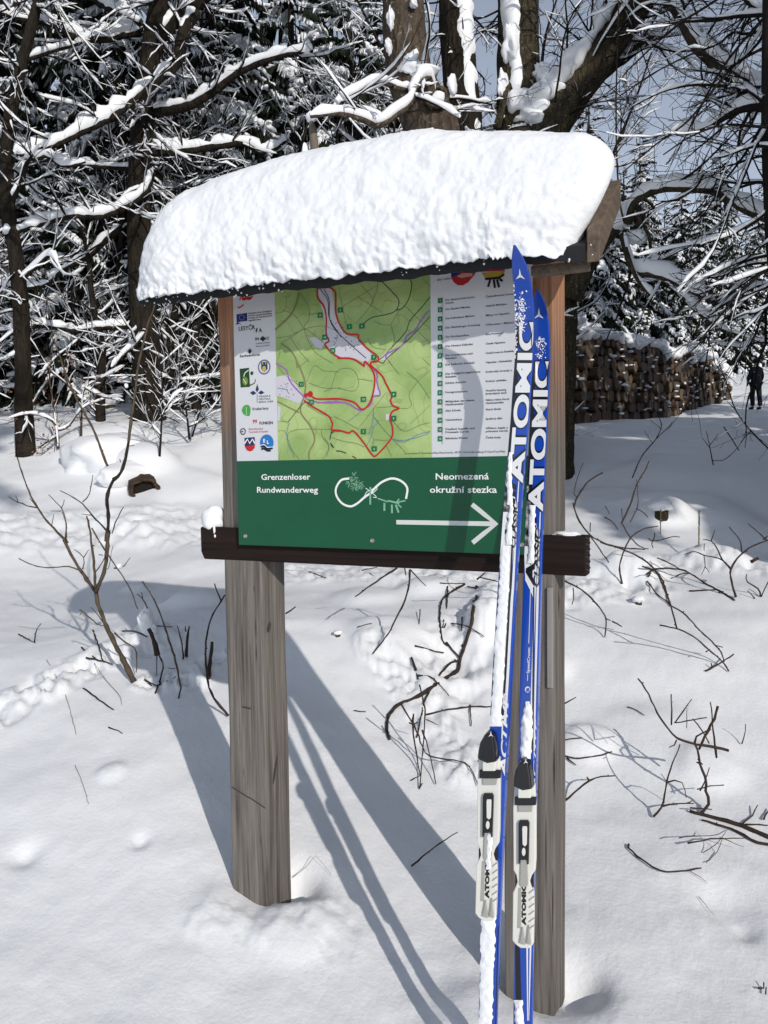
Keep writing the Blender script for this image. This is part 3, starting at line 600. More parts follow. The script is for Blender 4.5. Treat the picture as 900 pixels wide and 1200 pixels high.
# snow on the roof: one soft loaf
def loaf():
    mb = MB(); nu, nv = 340, 120; X0, X1 = -.165, 1.315
    u = np.linspace(0, 1, nu); v_ = np.concatenate([np.linspace(0, .62, 95, endpoint=False)**1.0, np.linspace(.62, 1, nv-95)]); t = PI*np.where(v_ < .62, (v_/.62)**1.5*.55, .55+(v_-.62)/.38*.45)
    U, Tt = np.meshgrid(u, t, indexing='ij')
    xl = X0+(X1-X0)*U
    sl = np.clip((xl-X0)/.20, 0, 1); sr = np.clip((X1-xl)/.20, 0, 1)
    e = np.minimum((1-(1-sl)**2.6)**(1/2.0), (1-(1-sr)**2.4)**(1/2.2)).clip(0, 1)
    base = 2.003+(1.983-2.003)*(xl-RX0)/(RX1-RX0)
    top = 2.380+.006*np.sin(xl*3.2)-.085*sstep(.65, 1.25, xl)-.035*sstep(.30, -.15, xl)
    ex = 2/2.7
    cs = np.cos(Tt); sn = np.sin(Tt); arc = Tt*.24
    yy = -np.sign(cs)*np.abs(cs)**ex; zz = np.abs(sn)**(ex*.92)
    hw = .215*(.62+.38*e)
    Y = -.015+yy*hw; ht = (top-base)*e; rise = (1-cs)/2*.20
    Z = base+rise+zz*np.maximum(ht-rise, .01)
    Y = Y-np.exp(-((Z-base-.10)/.09)**2)*(cs > 0)*.018*e
    X = xl+.0
    low = np.exp(-np.clip(Z-base, 0, 1)/.11)*(cs > 0)
    # the right end slumps back over the verge board: wide above, undercut at the eave
    X = X-(.165*np.exp(-(np.clip(Z-base-rise, 0, 1)/.13)**2))*sstep(.9, 1.2, xl)
    arc = np.concatenate([np.zeros((nu, 1)), np.cumsum(np.hypot(np.diff(Y, axis=1), np.diff(Z, axis=1)), axis=1)], axis=1)
    n1 = fbm(X*8+3, arc*9, 3, 5); n2 = fbm(X*27, arc*30, 3, 9); n3 = fbm(X*75, arc*80, 2, 29)
    calm = 1-.35*sstep(.95, 1.15, xl)
    disp = calm*(.010*n1+.011*n2*(.10+low*1.3)+.0055*n3*(.35+low*1.2))
    Y = Y-disp*np.where(cs > -.3, cs, 0); Z = Z+disp*sn*1.0
    Z = np.where((zz < .05) & (cs > 0), Z+.008*fbm(xl*14, xl*0, 3, 44)+.009*fbm(xl*70, xl*0, 2, 45), Z)
    mb.add(np.stack([X, Y, Z], -1).reshape(-1, 3), np.stack([(np.arange(nu-1)[:, None]*nv+np.arange(nv-1)[None, :]), (np.arange(nu-1)[:, None]*nv+np.arange(1, nv)[None, :]), (np.arange(1, nu)[:, None]*nv+np.arange(1, nv)[None, :]), (np.arange(1, nu)[:, None]*nv+np.arange(nv-1)[None, :])], -1).reshape(-1, 4)[:, ::-1])
    # underside
    bt = np.arange(nu)*nv
    mb.f.append(np.stack([bt[:-1], bt[1:], bt[1:]+nv-1, bt[:-1]+nv-1], -1)[:, ::-1])
    # crumbs of snow along the lip
    for k in range(110):
        x = random.uniform(X0+.03, X1-.12); r = random.uniform(.0009, .0032)
        if fbm(np.array(x*9.), np.array(0.), 2, 77) < -.08: continue
        z = ez(x)+random.uniform(-.014, .022); y = EY-.016-random.uniform(0, .006)-r*.5
        mb.add(ico(r, (x, y, z)), ICOF)
    return mb
_p = (1+5**.5)/2
ICOV = np.array([(-1, _p, 0), (1, _p, 0), (-1, -_p, 0), (1, -_p, 0), (0, -1, _p), (0, 1, _p), (0, -1, -_p), (0, 1, -_p), (_p, 0, -1), (_p, 0, 1), (-_p, 0, -1), (-_p, 0, 1)])/1.9
ICOF = np.array([(0, 11, 5), (0, 5, 1), (0, 1, 7), (0, 7, 10), (0, 10, 11), (1, 5, 9), (5, 11, 4), (11, 10, 2), (10, 7, 6), (7, 1, 8), (3, 9, 4), (3, 4, 2), (3, 2, 6), (3, 6, 8), (3, 8, 9), (4, 9, 5), (2, 4, 11), (6, 2, 10), (8, 6, 7), (9, 8, 1)])
def ico(r, c, j=.25): return ICOV*r*(1+rng.uniform(-j, j, (12, 1)))+np.asarray(c)
o = loaf().build('roof_snow', SNOW); tag(o, 'thick rounded loaf of fresh snow lying on the roof of the information board', 'snow')
def blob(c, r, seed=0, k=.25, nu=28, nv=18, flat=0.0):
    """a lumpy rounded snow lump: r = (rx, ry, rz)"""
    th = np.linspace(0, 2*PI, nu, endpoint=False); ph = np.linspace(0, PI, nv)
    A, B = np.meshgrid(th, ph, indexing='ij'); x = np.cos(A)*np.sin(B); y = np.sin(A)*np.sin(B); z = np.cos(B)
    q = 1+k*(vnoise(x*2+seed, y*2+z*1.7, seed)+vnoise(z*2.3+seed, x*2-y, seed+5)+.5*vnoise(x*5+seed, y*5+z*4, seed+2))
    V = np.stack([c[0]+x*r[0]*q, c[1]+y*r[1]*q, c[2]+np.maximum(z, -1+flat)*r[2]*q], -1).reshape(-1, 3)
    i = np.arange(nu)[:, None]; i2 = (i+1) % nu; j = np.arange(nv-1)[None, :]
    F = np.stack([i*nv+j, i*nv+j+1, i2*nv+j+1, i2*nv+j], -1).reshape(-1, 4); return V, F
# lump on the left end of the crossbeam, spilling over the front
mb = MB(); c = onY(248, 605, .01); mb.add(*blob((c[0]+.004, .018, BZ1+.024), (.040, .040, .046), 3, .16)); c = onY(251, 622, -.017); mb.add(*blob((c[0], -.016, BZ1-.006), (.004, .004, .014), 4, .5, 10, 8)); mb.add(*blob((c[0]+.003, -.018, BZ1-.028), (.003, .003, .005), 6, .3, 10, 8))
o = mb.build('snow_lump', SNOW); tag(o, 'small rounded snow lump on the left end of the dark crossbeam', 'snow')
mb = MB(); mb.add(*blob((1.085, .02, BZ1+.001), (.035, .03, .009), 9, .3)); o = mb.build('snow_lump', SNOW); tag(o, 'thin patch of snow on the right end of the crossbeam beside the post', 'snow')

# ------------------------------------------------------------------ skis leaning against the board
SKB = mat('ski_blue', (.006, .055, .38), .25, .5, coat=.5)
SKW = mat('ski_white', (.72, .73, .75), .3, .5, coat=.4)
SKK = mat('ski_black', (.004, .004, .006), .3, .5, coat=.4)
SKN = mat('ski_navy', (.004, .012, .12), .3, .5)
PLATE = mat('binding_plate_plastic', (.70, .69, .645), .35, .4)
PLATED = mat('binding_grey_plastic', (.36, .355, .33), .45, .4)
class Ski:
    def __init__(s, px, Yf, tip, label, tipw):
        s.py = np.array([q[0] for q in px], float); s.pxx = np.array([q[1] for q in px], float)
        s.Yf = Yf; Z = []; X = []
        for y, x in px:
            p = s.un(x, y, 0); Z.append(p[2]); X.append(p[0])
        Z = np.array(Z); X = np.array(X); k = Z < tip
        s.c = np.polyfit(Z[k], X[k], 3); s.tz = Z.max(); s.tip = tip
        s.Zs = Z[::-1]; s.Xs = X[::-1]-np.polyval(s.c, Z[::-1]); s.tipw = tipw
        s.T = Thing('cross_country_ski', (float(np.polyval(s.c, 0)), Yf(0.), 0), label, 'ski', 'pair of skis leaning on the information board')
    def un(s, x, y, off):
        Y = -.2
        for i in range(12): p = onY(x, y, Y); Y = .5*Y+.5*(s.Yf(p[2])-off)
        return onY(x, y, Y)
    def X(s, z):
        b = np.polyval(s.c, z); k = sstep(s.tip-.02, s.tip+.03, z)
        return b+k*np.interp(z, s.Zs, s.Xs)
    def xc(s, y): return np.interp(y, s.py, s.pxx)
    def body(s):
        mb = MB(); Z = np.concatenate([np.linspace(-.16, 1.6, 70), np.linspace(1.6, s.tz, 40)[1:]]); V = []
        zt = s.tz-Z; hw = .0225*np.clip(1-np.exp(-(zt+.002)/.030), .12, 1)
        th = .007+.017*np.exp(-((Z-.85)/.42)**2)
        for z, h, t in zip(Z, hw, th):
            x = float(s.X(z)); y = s.Yf(z)
            V += [(x-h, y+t, z), (x-h, y+.002, z), (x-h+.002, y, z), (x+h-.002, y, z), (x+h, y+.002, z), (x+h, y+t, z)]
        n = len(Z); F = [tuple(range(6)), tuple((n-1)*6+q for q in range(5, -1, -1))]
        for i in range(n-1):
            for j in range(6): F.append((i*6+j, i*6+6+j, i*6+6+(j+1) % 6, i*6+(j+1) % 6))
        mb.add(V, F); s.body_o = s.T.part(mb, 'ski_body', SKB, smooth=False)
        s.hwf = lambda z: np.interp(z, Z, hw); s.thf = lambda z: np.interp(z, Z, th)
    def band(s, name, m, rows, off, parent=None, n=None):
        """rows of (y, x left, x right) in photo pixels, laid on the top sheet"""
        rows = np.array(rows, float); ys = np.arange(rows[0, 0], rows[-1, 0]+.01, 6.0)
        if ys[-1] < rows[-1, 0]: ys = np.append(ys, rows[-1, 0])
        V = []
        for y in ys:
            for c in (1, 2): V.append(s.clampx(s.un(np.interp(y, rows[:, 0], rows[:, c]), y, off)))
        mb = MB(); mb.add(V, [(2*i, 2*i+2, 2*i+3, 2*i+1) for i in range(len(ys)-1)]); return s.T.part(mb, name, m, parent or s.body_o, smooth=False)
    def clampx(s, p):
        x = float(s.X(p[2])); h = float(s.hwf(p[2]))-.0012; p = p.copy(); p[0] = min(max(p[0], x-h), x+h); return p
    def rel(s, name, m, rows, off, parent=None):
        return s.band(name, m, [(y, s.xc(y)+a, s.xc(y)+b) for y in np.arange(rows[0][0], rows[-1][0]+.1, 8) for a, b in [(np.interp(y, [q[0] for q in rows], [q[1] for q in rows]), np.interp(y, [q[0] for q in rows], [q[2] for q in rows]))]], off, parent)
    def text(s, t, y0, y1, dx, h, m, off, bold=0.0, shear=0.0, parent=None, name='lettering', wide=0):
        """lettering that reads upwards: base row y0, top row y1, baseline at dx from the ski's centre line, cap height h px"""
        v, f = text2d(t, bold, shear, 6); a, b = v[:, 0].min(), v[:, 0].max(); V = []
        for tx, ty in v:
            y = y0+(y1-y0)*(tx-a)/(b-a); x = s.xc(y)+dx-ty/.72*h; V.append(s.clampx(s.un(x, y, off)) if parent is None else s.un(x, y, off))
        mb = MB(); mb.add(V, f); return s.T.part(mb, name, m, parent or s.body_o, smooth=False)
    def poly(s, name, m, pts, off, parent=None):
        mb = MB(); mb.add([s.un(x, y, off) for x, y in pts], [tuple(range(len(pts)))]); return s.T.part(mb, name, m, parent or s.body_o, smooth=False)
    def slab(s, name, m, pts, h0, h1, parent=None, bevel=.0015, inset=0.0, label=None):
        """an outlined piece standing on the ski from height h0 to h1"""
        P = [s.un(x, y, h0) for x, y in pts]; c = np.mean(P, axis=0); n = len(pts)
        Q = [p+(c-p)*inset+np.array([0, -(h1-h0), 0]) for p in P]
        mb = MB(); mb.add(P+Q, [tuple(range(n)), tuple(n+i for i in range(n))[::-1]]+[(i, n+i, n+(i+1) % n, (i+1) % n) for i in range(n)])
        o = s.T.part(mb, name, m, parent, smooth=False, bevel=bevel, label=label)
        bm = bmesh.new(); bm.from_mesh(o.data); bmesh.ops.recalc_face_normals(bm, faces=bm.faces); bm.to_mesh(o.data); bm.free(); return o
    def snow(s, rows, h, seed, off=.0, parent=None):
        """thin crust of snow frozen to the top sheet"""
        ys = np.arange(rows[0][0], rows[-1][0], 2.2); yy = [q[0] for q in rows]; V = []; K = 9
        for y in ys:
            e = min(1, (y-ys[0])/5+.05, (ys[-1]-y)/5+.05)
            l = s.xc(y)+np.interp(y, yy, [q[1] for q in rows])+2.2*float(vnoise(y*.22, 3, seed)); r = s.xc(y)+np.interp(y, yy, [q[2] for q in rows])+2.2*float(vnoise(y*.25, 9, seed))
            for k in range(K):
                a = k/(K-1); g = math.sin(a*PI)**.45*e; hh = h*g*(.75+.9*float(vnoise(y*.30, a*3, seed+4))+.5*float(vnoise(y*.9, a*8, seed+6)))
                V.append(s.un(l+(r-l)*a, y, off+.0012+max(hh, -.002)))
        n = len(ys); mb = MB(); F = [(i*K+k, (i+1)*K+k, (i+1)*K+k+1, i*K+k+1) for i in range(n-1) for k in range(K-1)]
        mb.add(V, F); return s.T.part(mb, 'snow_crust', SNOW, parent or s.T.o)
    def specks(s, y0, y1, dx, sd, n, seed):
        mb = MB(); r = random.Random(seed)
        for k in range(n):
            y = r.uniform(y0, y1); x = s.xc(y)+dx+r.gauss(0, sd); p = s.un(x, y, .001); q = s.clampx(p); mb.add(ico(r.uniform(.0006, .0022), q), ICOF)
        s.T.part(mb, 'snow_specks', SNOW)
def star(s, x, y, r, m, off, parent=None, sk=0):
    pts = []
    for k in range(6):
        a = PI/2+k*PI/3; rr = r if k % 2 == 0 else r*.22; pts.append((x+rr*.85*math.cos(a)+sk*rr*math.sin(a), y-rr*1.15*math.sin(a)))
    s.poly('star_logo', m, pts, off, parent)

def Y1(z): return -.152-.10*(1.95-z)-(.125*((max(z-1.70, 0))/.30)**2)
def Y2(z): return -.045-.185*(1.75-z)-(.050*((max(z-1.70, 0))/.21)**2) if z < 1.75 else -.045-(.050*((z-1.70)/.21)**2)-.0*(z-1.75)
SK1 = Ski([(287, 602.5), (300, 605.5), (312, 608.5), (340, 612.5), (365, 614.5), (395, 614.8), (417, 613.8), (445, 611.8), (479, 609.5), (537, 605), (575, 601.5), (652, 596.5), (690, 594), (702, 592.8), (792, 587.5), (837, 584.5), (950, 580), (1060, 575.5), (1108, 573.8), (1200, 571.5), (1240, 570)], Y1, 1.62,
          'left blue ski, the taller one, with a patch of snow frozen below its tip', .04)
SK2 = Ski([(339, 629.5), (350, 631), (370, 632.5), (405, 633.8), (440, 633.2), (479, 631.5), (537, 629), (575, 627), (652, 624.3), (690, 623.3), (702, 623), (792, 620.0), (860, 618.0), (1060, 614.2), (1160, 613), (1200, 612.5), (1240, 612)], Y2, 1.55,
          'right blue ski with its lower tip in front of the post and its binding clear', .04)
for s in (SK1, SK2): s.body()
L = [.0006, .0012, .0018, .0024]
# left ski graphics
s = SK1
s.rel('black_band', SKK, [(392, -12, -11), (400, -12, -8), (440, -12, -5), (540, -13, -4), (600, -12, -2)], L[0])
s.text('ATOMIC', 568, 376, 11.8, 20, SKK, L[1], bold=.075); s.text('ATOMIC', 566.5, 377.5, 11.0, 18.2, SKW, L[2], bold=.036)
s.rel('white_band', SKW, [(535, -12, -8), (570, -12, -2), (590, -12, 5), (640, -12, 5), (700, -6, 4), (852, 5, 7)], L[0])
s.text('Atom', 640, 566, 2.5, 9, SKK, L[1], bold=.06, shear=.2); s.text('CLASSIC', 642, 586, 6.8, 6.2, SKK, L[1], bold=.04, shear=.25)
s.rel('black_stripe', SKK, [(640, 2, 4), (700, 3.0, 5.5), (850, 3.5, 6)], L[1]); s.rel('white_stripe', SKW, [(560, 5, 6), (700, 5.6, 8.6), (850, 6.2, 9.3)], L[1])
s.rel('navy_edge', SKN, [(690, -11.5, -9.5), (850, -11.5, -9)], L[0]); s.rel('black_stripe', SKK, [(1085, 9, 10.2), (1240, 9, 10.2)], L[0])
s.text('ACTIVE', 910, 812, 11.5, 7.5, SKW, L[2], bold=.03, shear=.3)
star(s, 609.5, 323, 7.5, SKW, L[1], sk=-.1)
s.snow([(640, -8.5, -.5), (660, -9.5, 1), (700, -9, 2.5), (780, -9.5, 2.5), (852, -9.5, 3.5)], .0035, 1, .001)
s.snow([(590, -4, 1), (640, -5, 2)], .004, 12, .002); s.snow([(530, -9, -5), (560, -9, -3), (592, -6, 0)], .004, 15, .002)
s.snow([(1068, -11, 6), (1100, -10.5, 6), (1250, -10.5, 5)], .0035, 2); s.specks(350, 392, -4, 2.2, 170, 3); s.specks(330, 420, -10, 1.0, 90, 4); s.specks(340, 385, -2, 4.0, 40, 24)
# right ski graphics
s = SK2
s.rel('black_band', SKK, [(432, -11, -10), (445, -11, -6), (600, -12, -3), (640, -12, -3)], L[0])
s.text('ATOMIC', 601, 422, 11.6, 20, SKK, L[1], bold=.075); s.text('ATOMIC', 599.5, 423.5, 10.8, 18.2, SKW, L[2], bold=.036)
s.rel('white_band', SKW, [(560, -12, -9), (600, -12, -3), (620, -12, 5), (680, -8, 5), (700, 2.5, 4.5), (885, 3, 5)], L[0])
s.text('Atom', 688, 604, 2.2, 9.5, SKK, L[1], bold=.06, shear=.2); s.text('CLASSIC', 688, 618, 8, 6.0, SKK, L[1], bold=.04, shear=.25)
s.rel('black_stripe', SKK, [(688, 1.5, 3.0), (880, 6, 7.4)], L[1]); s.rel('white_stripe', SKW, [(600, 6.5, 7.6), (700, 5.5, 8.3), (884, 7.6, 9.3)], L[1])
s.rel('white_line', SKW, [(690, -2, -1.4), (758, -2, -1.2)], L[1]); s.rel('white_line', SKW, [(790, -2, -1.3), (800, -2, -1.3)], L[1])
s.text('SpeedCrown', 789, 759, .2, 3.2, SKW, L[1], bold=.02)
s.poly('round_logo', SKW, [(s.xc(808)-1.2+3.2*math.cos(a), 808-3.6*math.sin(a)) for a in np.arange(12)*PI/6], L[1]); s.text('B', 810.5, 805.8, .8, 3.6, SKB, L[2], bold=.05)
star(s, 631.5, 369, 7.5, SKW, L[1])
s.rel('black_stripe', SKK, [(1108, -10, -4.5), (1172, -8.5, -2)], L[0]); s.rel('white_line', SKW, [(1108, 3.2, 5.2), (1200, 5.4, 6.2)], L[0]); s.rel('white_line', SKW, [(1108, 7.2, 9.2), (1200, 6.6, 7.4)], L[0])
s.text('ACTIVE', 930, 840, 10.8, 3, SKW, L[2], bold=.02, shear=.3)
s.snow([(592, -5.5, .5), (612, -6, 1.5), (662, -5.5, 2)], .005, 5, .002); s.snow([(822, -2.5, 1.5), (830, -5, 5.5), (850, -7.5, 6), (880, -8, 5), (898, -3, 4.5)], .008, 6)
s.snow([(1172, -10, -1), (1200, -9, 1), (1250, -9, 3)], .008, 7); s.specks(395, 420, 0, 2.8, 90, 8)
# bindings: outlines taken in the frame of the right ski's toe, shifted for the left ski
B0 = lambda p: T(555, 840, 4.282, p)
def binding(s, dx, dy, skew, lab):
    def O(p): return [(616+(x-616)*.93+dx+(y-884)*skew, y+dy) for x, y in B0(p)]
    pl = s.slab('binding', PLATE, O([(208, 330), (316, 330), (322, 430), (322, 700), (318, 760), (300, 785), (290, 815), (300, 845), (310, 865), (312, 960), (308, 1130), (290, 1150), (240, 1148), (215, 1130), (197, 1110), (200, 870), (212, 845), (224, 815), (218, 780), (203, 755), (200, 440)]), .0, .014, s.T.o, .002, .012, label=lab)
    s.slab('heel_block', SKK, O([(208, 790), (308, 790), (308, 850), (208, 850)]), .001, .008, pl, .001)
    s.slab('toe_cap', SKK, O([(262, 190), (275, 200), (295, 215), (304, 260), (314, 350), (262, 358), (204, 335), (208, 290), (218, 245), (240, 208)]), .002, .030, pl, .004, .10)
    s.slab('toe_flap', PLATE, O([(225, 342), (296, 342), (296, 400), (225, 400)]), .014, .026, pl, .002, .04)
    s.slab('toe_bar', SKK, O([(205, 398), (322, 398), (320, 440), (206, 440)]), .0145, .021, pl, .002)
    s.slab('plate_step', PLATED, O([(222, 442), (300, 442), (296, 475), (224, 475)]), .0142, .018, pl, .001)
    s.slab('latch_frame', SKK, O([(232, 515), (276, 515), (284, 530), (280, 735), (274, 735), (272, 712), (234, 712), (230, 735), (226, 735), (226, 530)]), .0142, .021, pl, .0015)
    s.slab('latch_insert', PLATE, O([(246, 548), (268, 548), (270, 560), (268, 640), (258, 650), (245, 640), (243, 560)]), .021, .0225, pl, .0008)
    s.slab('latch_button', PLATE, O([(251+10*math.cos(a), 677+21*math.sin(a)) for a in np.arange(12)*PI/6]), .021, .0225, pl, .0006)
    s.slab('latch_lever', PLATED, O([(236, 715), (272, 715), (276, 835), (270, 850), (238, 850), (232, 835)]), .0142, .018, pl, .001)
    s.slab('text_strip', PLATED, O([(200+22, 860), (238, 855), (236, 1060), (216, 1060)]), .0142, .0148, pl, .0)
    for k in range(6): s.slab('heel_ridge', PLATED, O([(280, 880+k*36), (308, 862+k*36), (308, 868+k*36), (280, 887+k*36)]), .0142, .0158, pl, .0)
    for (a, b, c) in ((232, 262, 1050), (270, 292, 1040)): s.slab('heel_fin', PLATED, O([(a, 1130), ((a+b)/2, c), (b, 1140)]), .0142, .020, pl, .001)
    p0 = O([(262, 1048)])[0]; p1 = O([(262, 838)])[0]
    v, f = text2d('ATOMIC', .06); a, b = v[:, 0].min(), v[:, 0].max(); mb = MB()
    mb.add([s.un(p0[0]+(p1[0]-p0[0])*(tx-a)/(b-a)-ty/.72*4.6, p0[1]+(p1[1]-p0[1])*(tx-a)/(b-a), .0152) for tx, ty in v], f); s.T.part(mb, 'lettering', SKK, pl, smooth=False)
    q = O([(262, 225)])[0]; star(s, q[0], q[1], 4.0, SKW, .0312, pl)
binding(SK2, 0, 0, 0, 'pale grey binding with a black toe cap, clear of snow')
binding(SK1, -40.8, -31.5, -.012, 'pale grey binding with a black toe cap, partly snowed over')
SK1.snow([(975, -8, -1), (1000, -8, -2), (1020, -8, -3)], .003, 8, .016)

# ------------------------------------------------------------------ trees: helpers
def pxp(P, d, dd=None):
    """photo pixels to points at forward distance d (dd: change of distance along the line)"""
    n = len(P); dd = 0 if dd is None else dd
    return np.array([atz(x, y, d+dd*i/max(n-1, 1)) for i, (x, y) in enumerate(P)])
def resamp(P, R, step):
    P = np.asarray(P, float); L = np.concatenate([[0], np.cumsum(np.linalg.norm(np.diff(P, axis=0), axis=1))]); n = max(int(L[-1]/step)+1, 3)
    S = smooth3(P, 5); LS = np.concatenate([[0], np.cumsum(np.linalg.norm(np.diff(S, axis=0), axis=1))]); t = np.linspace(0, LS[-1], n)
    Q = np.stack([np.interp(t, LS, S[:, k]) for k in range(3)], -1)
    r = np.interp(t/LS[-1], L/L[-1], np.asarray(R, float)*np.ones(len(P))); return Q, r
def smooth3(P, n=5):
    P = np.asarray(P, float)
    if len(P) < 3: return P
    return smooth_poly(P, n)
def snowcap(mb, P, R, h, k=6, gap=0.0, seed=None, lump=.5):
    P = np.asarray(P); m = len(P)
    if m < 2: return
    R = np.asarray(R)*np.ones(m); T = np.gradient(P, axis=0); T /= np.linalg.norm(T, axis=1)[:, None]+1e-9
    hz = np.sqrt(np.clip(1-T[:, 2]**2, 0, 1)); hz = np.clip((hz-.25)/.6, 0, 1)
    sd = rng.uniform(0, 99) if seed is None else seed
    L = np.concatenate([[0], np.cumsum(np.linalg.norm(np.diff(P, axis=0), axis=1))])
    nz = vnoise(L*7+sd, L*0+sd, 5)+.6*vnoise(L*2.5+sd, L*0, 7)+.5*rng.uniform(-.5, .5, m)
    q = hz*np.clip(1+lump*2*nz, .35, 2)
    if gap > 0: q = q*(nz > -.5+gap)
    q[0] *= .5; q[-1] *= .4
    S = np.cross(T, [0, 0, 1.0]); S /= np.linalg.norm(S, axis=1)[:, None]+1e-6; U = np.cross(S, T)
    C = P+U*(R*.55+h*q*.42)[:, None]
    W = (R*.92*np.minimum(q*1.6, 1)+.16*h*q); V = (h*.62*q+R*.25*np.minimum(q*2, 1))*(1+rng.uniform(-.22, .22, m)); W = W*(1+rng.uniform(-.15, .15, m))
    th = np.arange(k)*2*PI/k+PI/2
    X = C[:, None, :]+S[:, None, :]*(W[:, None]*np.cos(th)[None, :])[:, :, None]+U[:, None, :]*(V[:, None]*np.sin(th)[None, :])[:, :, None]
    i = np.arange(m-1)[:, None]*k; j = np.arange(k)[None, :]; j2 = (j+1) % k
    mb.add(X.reshape(-1, 3), np.stack([i+j, i+k+j, i+k+j2, i+j2], -1).reshape(-1, 4))
def norm(v): return v/(np.linalg.norm(v)+1e-9)
def grow(P0, D, L, r, lvl, tw, sn, h=.03, up=.15, snowy=1.0, step=None, wig=.16, kids=1.0, minr=.0022):
    n = max(4, int(L/.17)+2) if step is None else step; P = [np.asarray(P0, float)]; d = norm(np.asarray(D, float)); R = [r]
    for i in range(n):
        d = norm(d+rng.normal(0, wig*.9, 3)+np.array([0, 0, up*.35])); P.append(P[-1]+d*L/n); R.append(max(r*(1-.78*(i+1)/n), minr))
    P = np.array(P); R = np.array(R); tw.tube(P, R, 5 if r > .02 else 3, cap=False)
    if snowy > 0 and rng.random() < (.85 if lvl else .55)*snowy: snowcap(sn, P, R, h*(.40+.45*min(r/.012, 1.6)), 5 if lvl > 0 else 4, gap=.15 if lvl > 0 else .35, lump=.8)
    if lvl > 0:
        m = int((3+L*3.2)*kids)
        for k in range(m):
            i = rng.integers(1, n+1); a = rng.uniform(.35, 1.15)*(1 if rng.random() < .5 else -1)
            t = norm(P[i]-P[i-1]); s = norm(np.cross(t, [0, 0, 1])+rng.normal(0, .45, 3)); dd = norm(t*math.cos(a)+s*math.sin(a)+np.array([0, 0, up*.3]))
            grow(P[i-1]+(P[i]-P[i-1])*rng.random(), dd, L*rng.uniform(.25, .55)*(1-.35*i/n), R[i]*.62, lvl-1, tw, sn, h*.8, up, snowy, None, wig*1.15, kids, minr)
def side_kids(P, R, n, tw, sn, L=(.4, 1.2), lvl=1, h=.03, snowy=1.0, up=.2, ang=(.5, 1.2), t0=.1, minr=.0022, kids=1.0):
    m = len(P)
    for k in range(n):
        i = min(int((t0+(1-t0)*rng.random())*(m-1)), m-2); t = norm(P[i+1]-P[i]); s = norm(np.cross(t, rng.normal(0, 1, 3)))
        a = rng.uniform(*ang); grow(P[i], norm(t*math.cos(a)+s*math.sin(a)+np.array([0, 0, up])), rng.uniform(*L), max(min(R[i]*.5, .018), minr), lvl, tw, sn, h, up, snowy, minr=minr, kids=kids)
def rough_tube(mb, P, R, k=16, amp=.08, step=.12, seed=0, cap=True):
    Q, r = resamp(P, R, step); n0 = mb.n; mb.tube(Q, r, k, cap)
    V = mb.v[-1]; C = np.repeat(Q, k, 0); D = V-C; a = np.tile(np.arange(k), len(Q)); z = np.repeat(np.arange(len(Q)), k)
    mb.v[-1] = C+D*(1+amp*2*(vnoise(a*1.1+seed, z*.35, seed)+.5*vnoise(a*2.3, z*.9+seed, seed+1)))[:, None]; return Q, r

class Tree(Thing):
    def __init__(s, name, base, label, cat='tree', group=None, m=None, mt=None):
        super().__init__(name, base, label, cat, group); s.tr = MB(); s.tw = MB(); s.sn = MB(); s.pt = []; s.m = m or BARK_D; s.mt = mt or TWIGD; s.limbs = []
    def trunk(s, P, R, k=16, amp=.07, step=.12): return rough_tube(s.tr, P, R, k, amp, step, int(rng.integers(99)))
    def limb(s, P, R, h=.04, k=9, gap=0.0, amp=.06, lump=.5, kids=0, **kw):
        mb = MB(); Q, r = rough_tube(mb, P, R, k, amp, .07, int(rng.integers(99))); s.limbs.append(mb)
        if h: snowcap(s.sn, Q, r, h, 8, gap, lump=lump)
        if kids: side_kids(Q, r, kids, s.tw, s.sn, **kw)
        return Q, r
    def finish(s):
        if s.tr.n: s.part(s.tr, 'trunk', s.m)
        for mb in s.limbs: s.part(mb, 'limb', s.m)
        if s.tw.n: s.part(s.tw, 'crown', s.mt)
        if s.sn.n: s.part(s.sn, 'snow_cover', SNOWT)
        for V, F in s.pt: mb = MB(); mb.add(V, F); s.part(mb, 'snow_patch', SNOWT)
def _patch(s, V, F): s.pt.append((V, F))
Tree.patch = _patch
def gz(p): return float(H(np.array([p[0]]), np.array([p[1]]), False)[0])

# ------------------------------------------------------------------ snow-laden spruces
def bough(seed):
    r = np.random.default_rng(seed); nd = MB(); sn = MB()
    X = np.linspace(0, 1, 9); Z = .10*X-.50*X**2.0; P = np.stack([X, .03*np.sin(X*5+seed), Z], -1)
    nd.tube(P, np.linspace(.018, .006, 9), 3, False)
    for k in range(46):
        x = r.uniform(.10, 1.0)**.8; sgn = 1 if k % 2 else -1; i = int(x*7.99); p = P[i]+(P[i+1]-P[i])*(x*8-i)
        L = (.34*(1.05-x)+.09)*r.uniform(.7, 1.2); a = r.uniform(.5, 1.1); tn = norm(P[min(i+1, 8)]-P[i])
        d = norm(tn*math.cos(a)+np.array([0, sgn, 0])*math.sin(a)+np.array([0, 0, -.25])); q1 = p+d*L*.5; q2 = q1+norm(d+np.array([0, 0, -r.uniform(.6, 1.4)]))*L*.55
        nd.tube([p, q1, q2], [.026, .030, .006], 3, False, r.uniform(0, 2))
        for t in range(2):
            b = p+(q1-p)*r.uniform(.3, 1); nd.tube([b, b+np.array([r.normal(0, .02), r.normal(0, .02), -r.uniform(.06, .15)])], [.022, .003], 3, False)
        if r.random() < .68:
            w = r.uniform(.6, 1.15); o = np.array([0, 0, .022])
            sn.tube([p+o, q1+o*1.25, q1+(q2-q1)*.75+o*.6], [.018*w, .034*w, .006], 4, False, r.uniform(0, 2))
    for k in range(3, 9):
        c = P[k]+np.array([0, r.normal(0, .02), .035]); sn.add(ICOV*np.array([.085, .05, .03])*r.uniform(.7, 1.35)*(1+r.uniform(-.2, .2, (12, 1)))+c, ICOF)
    return nd, sn
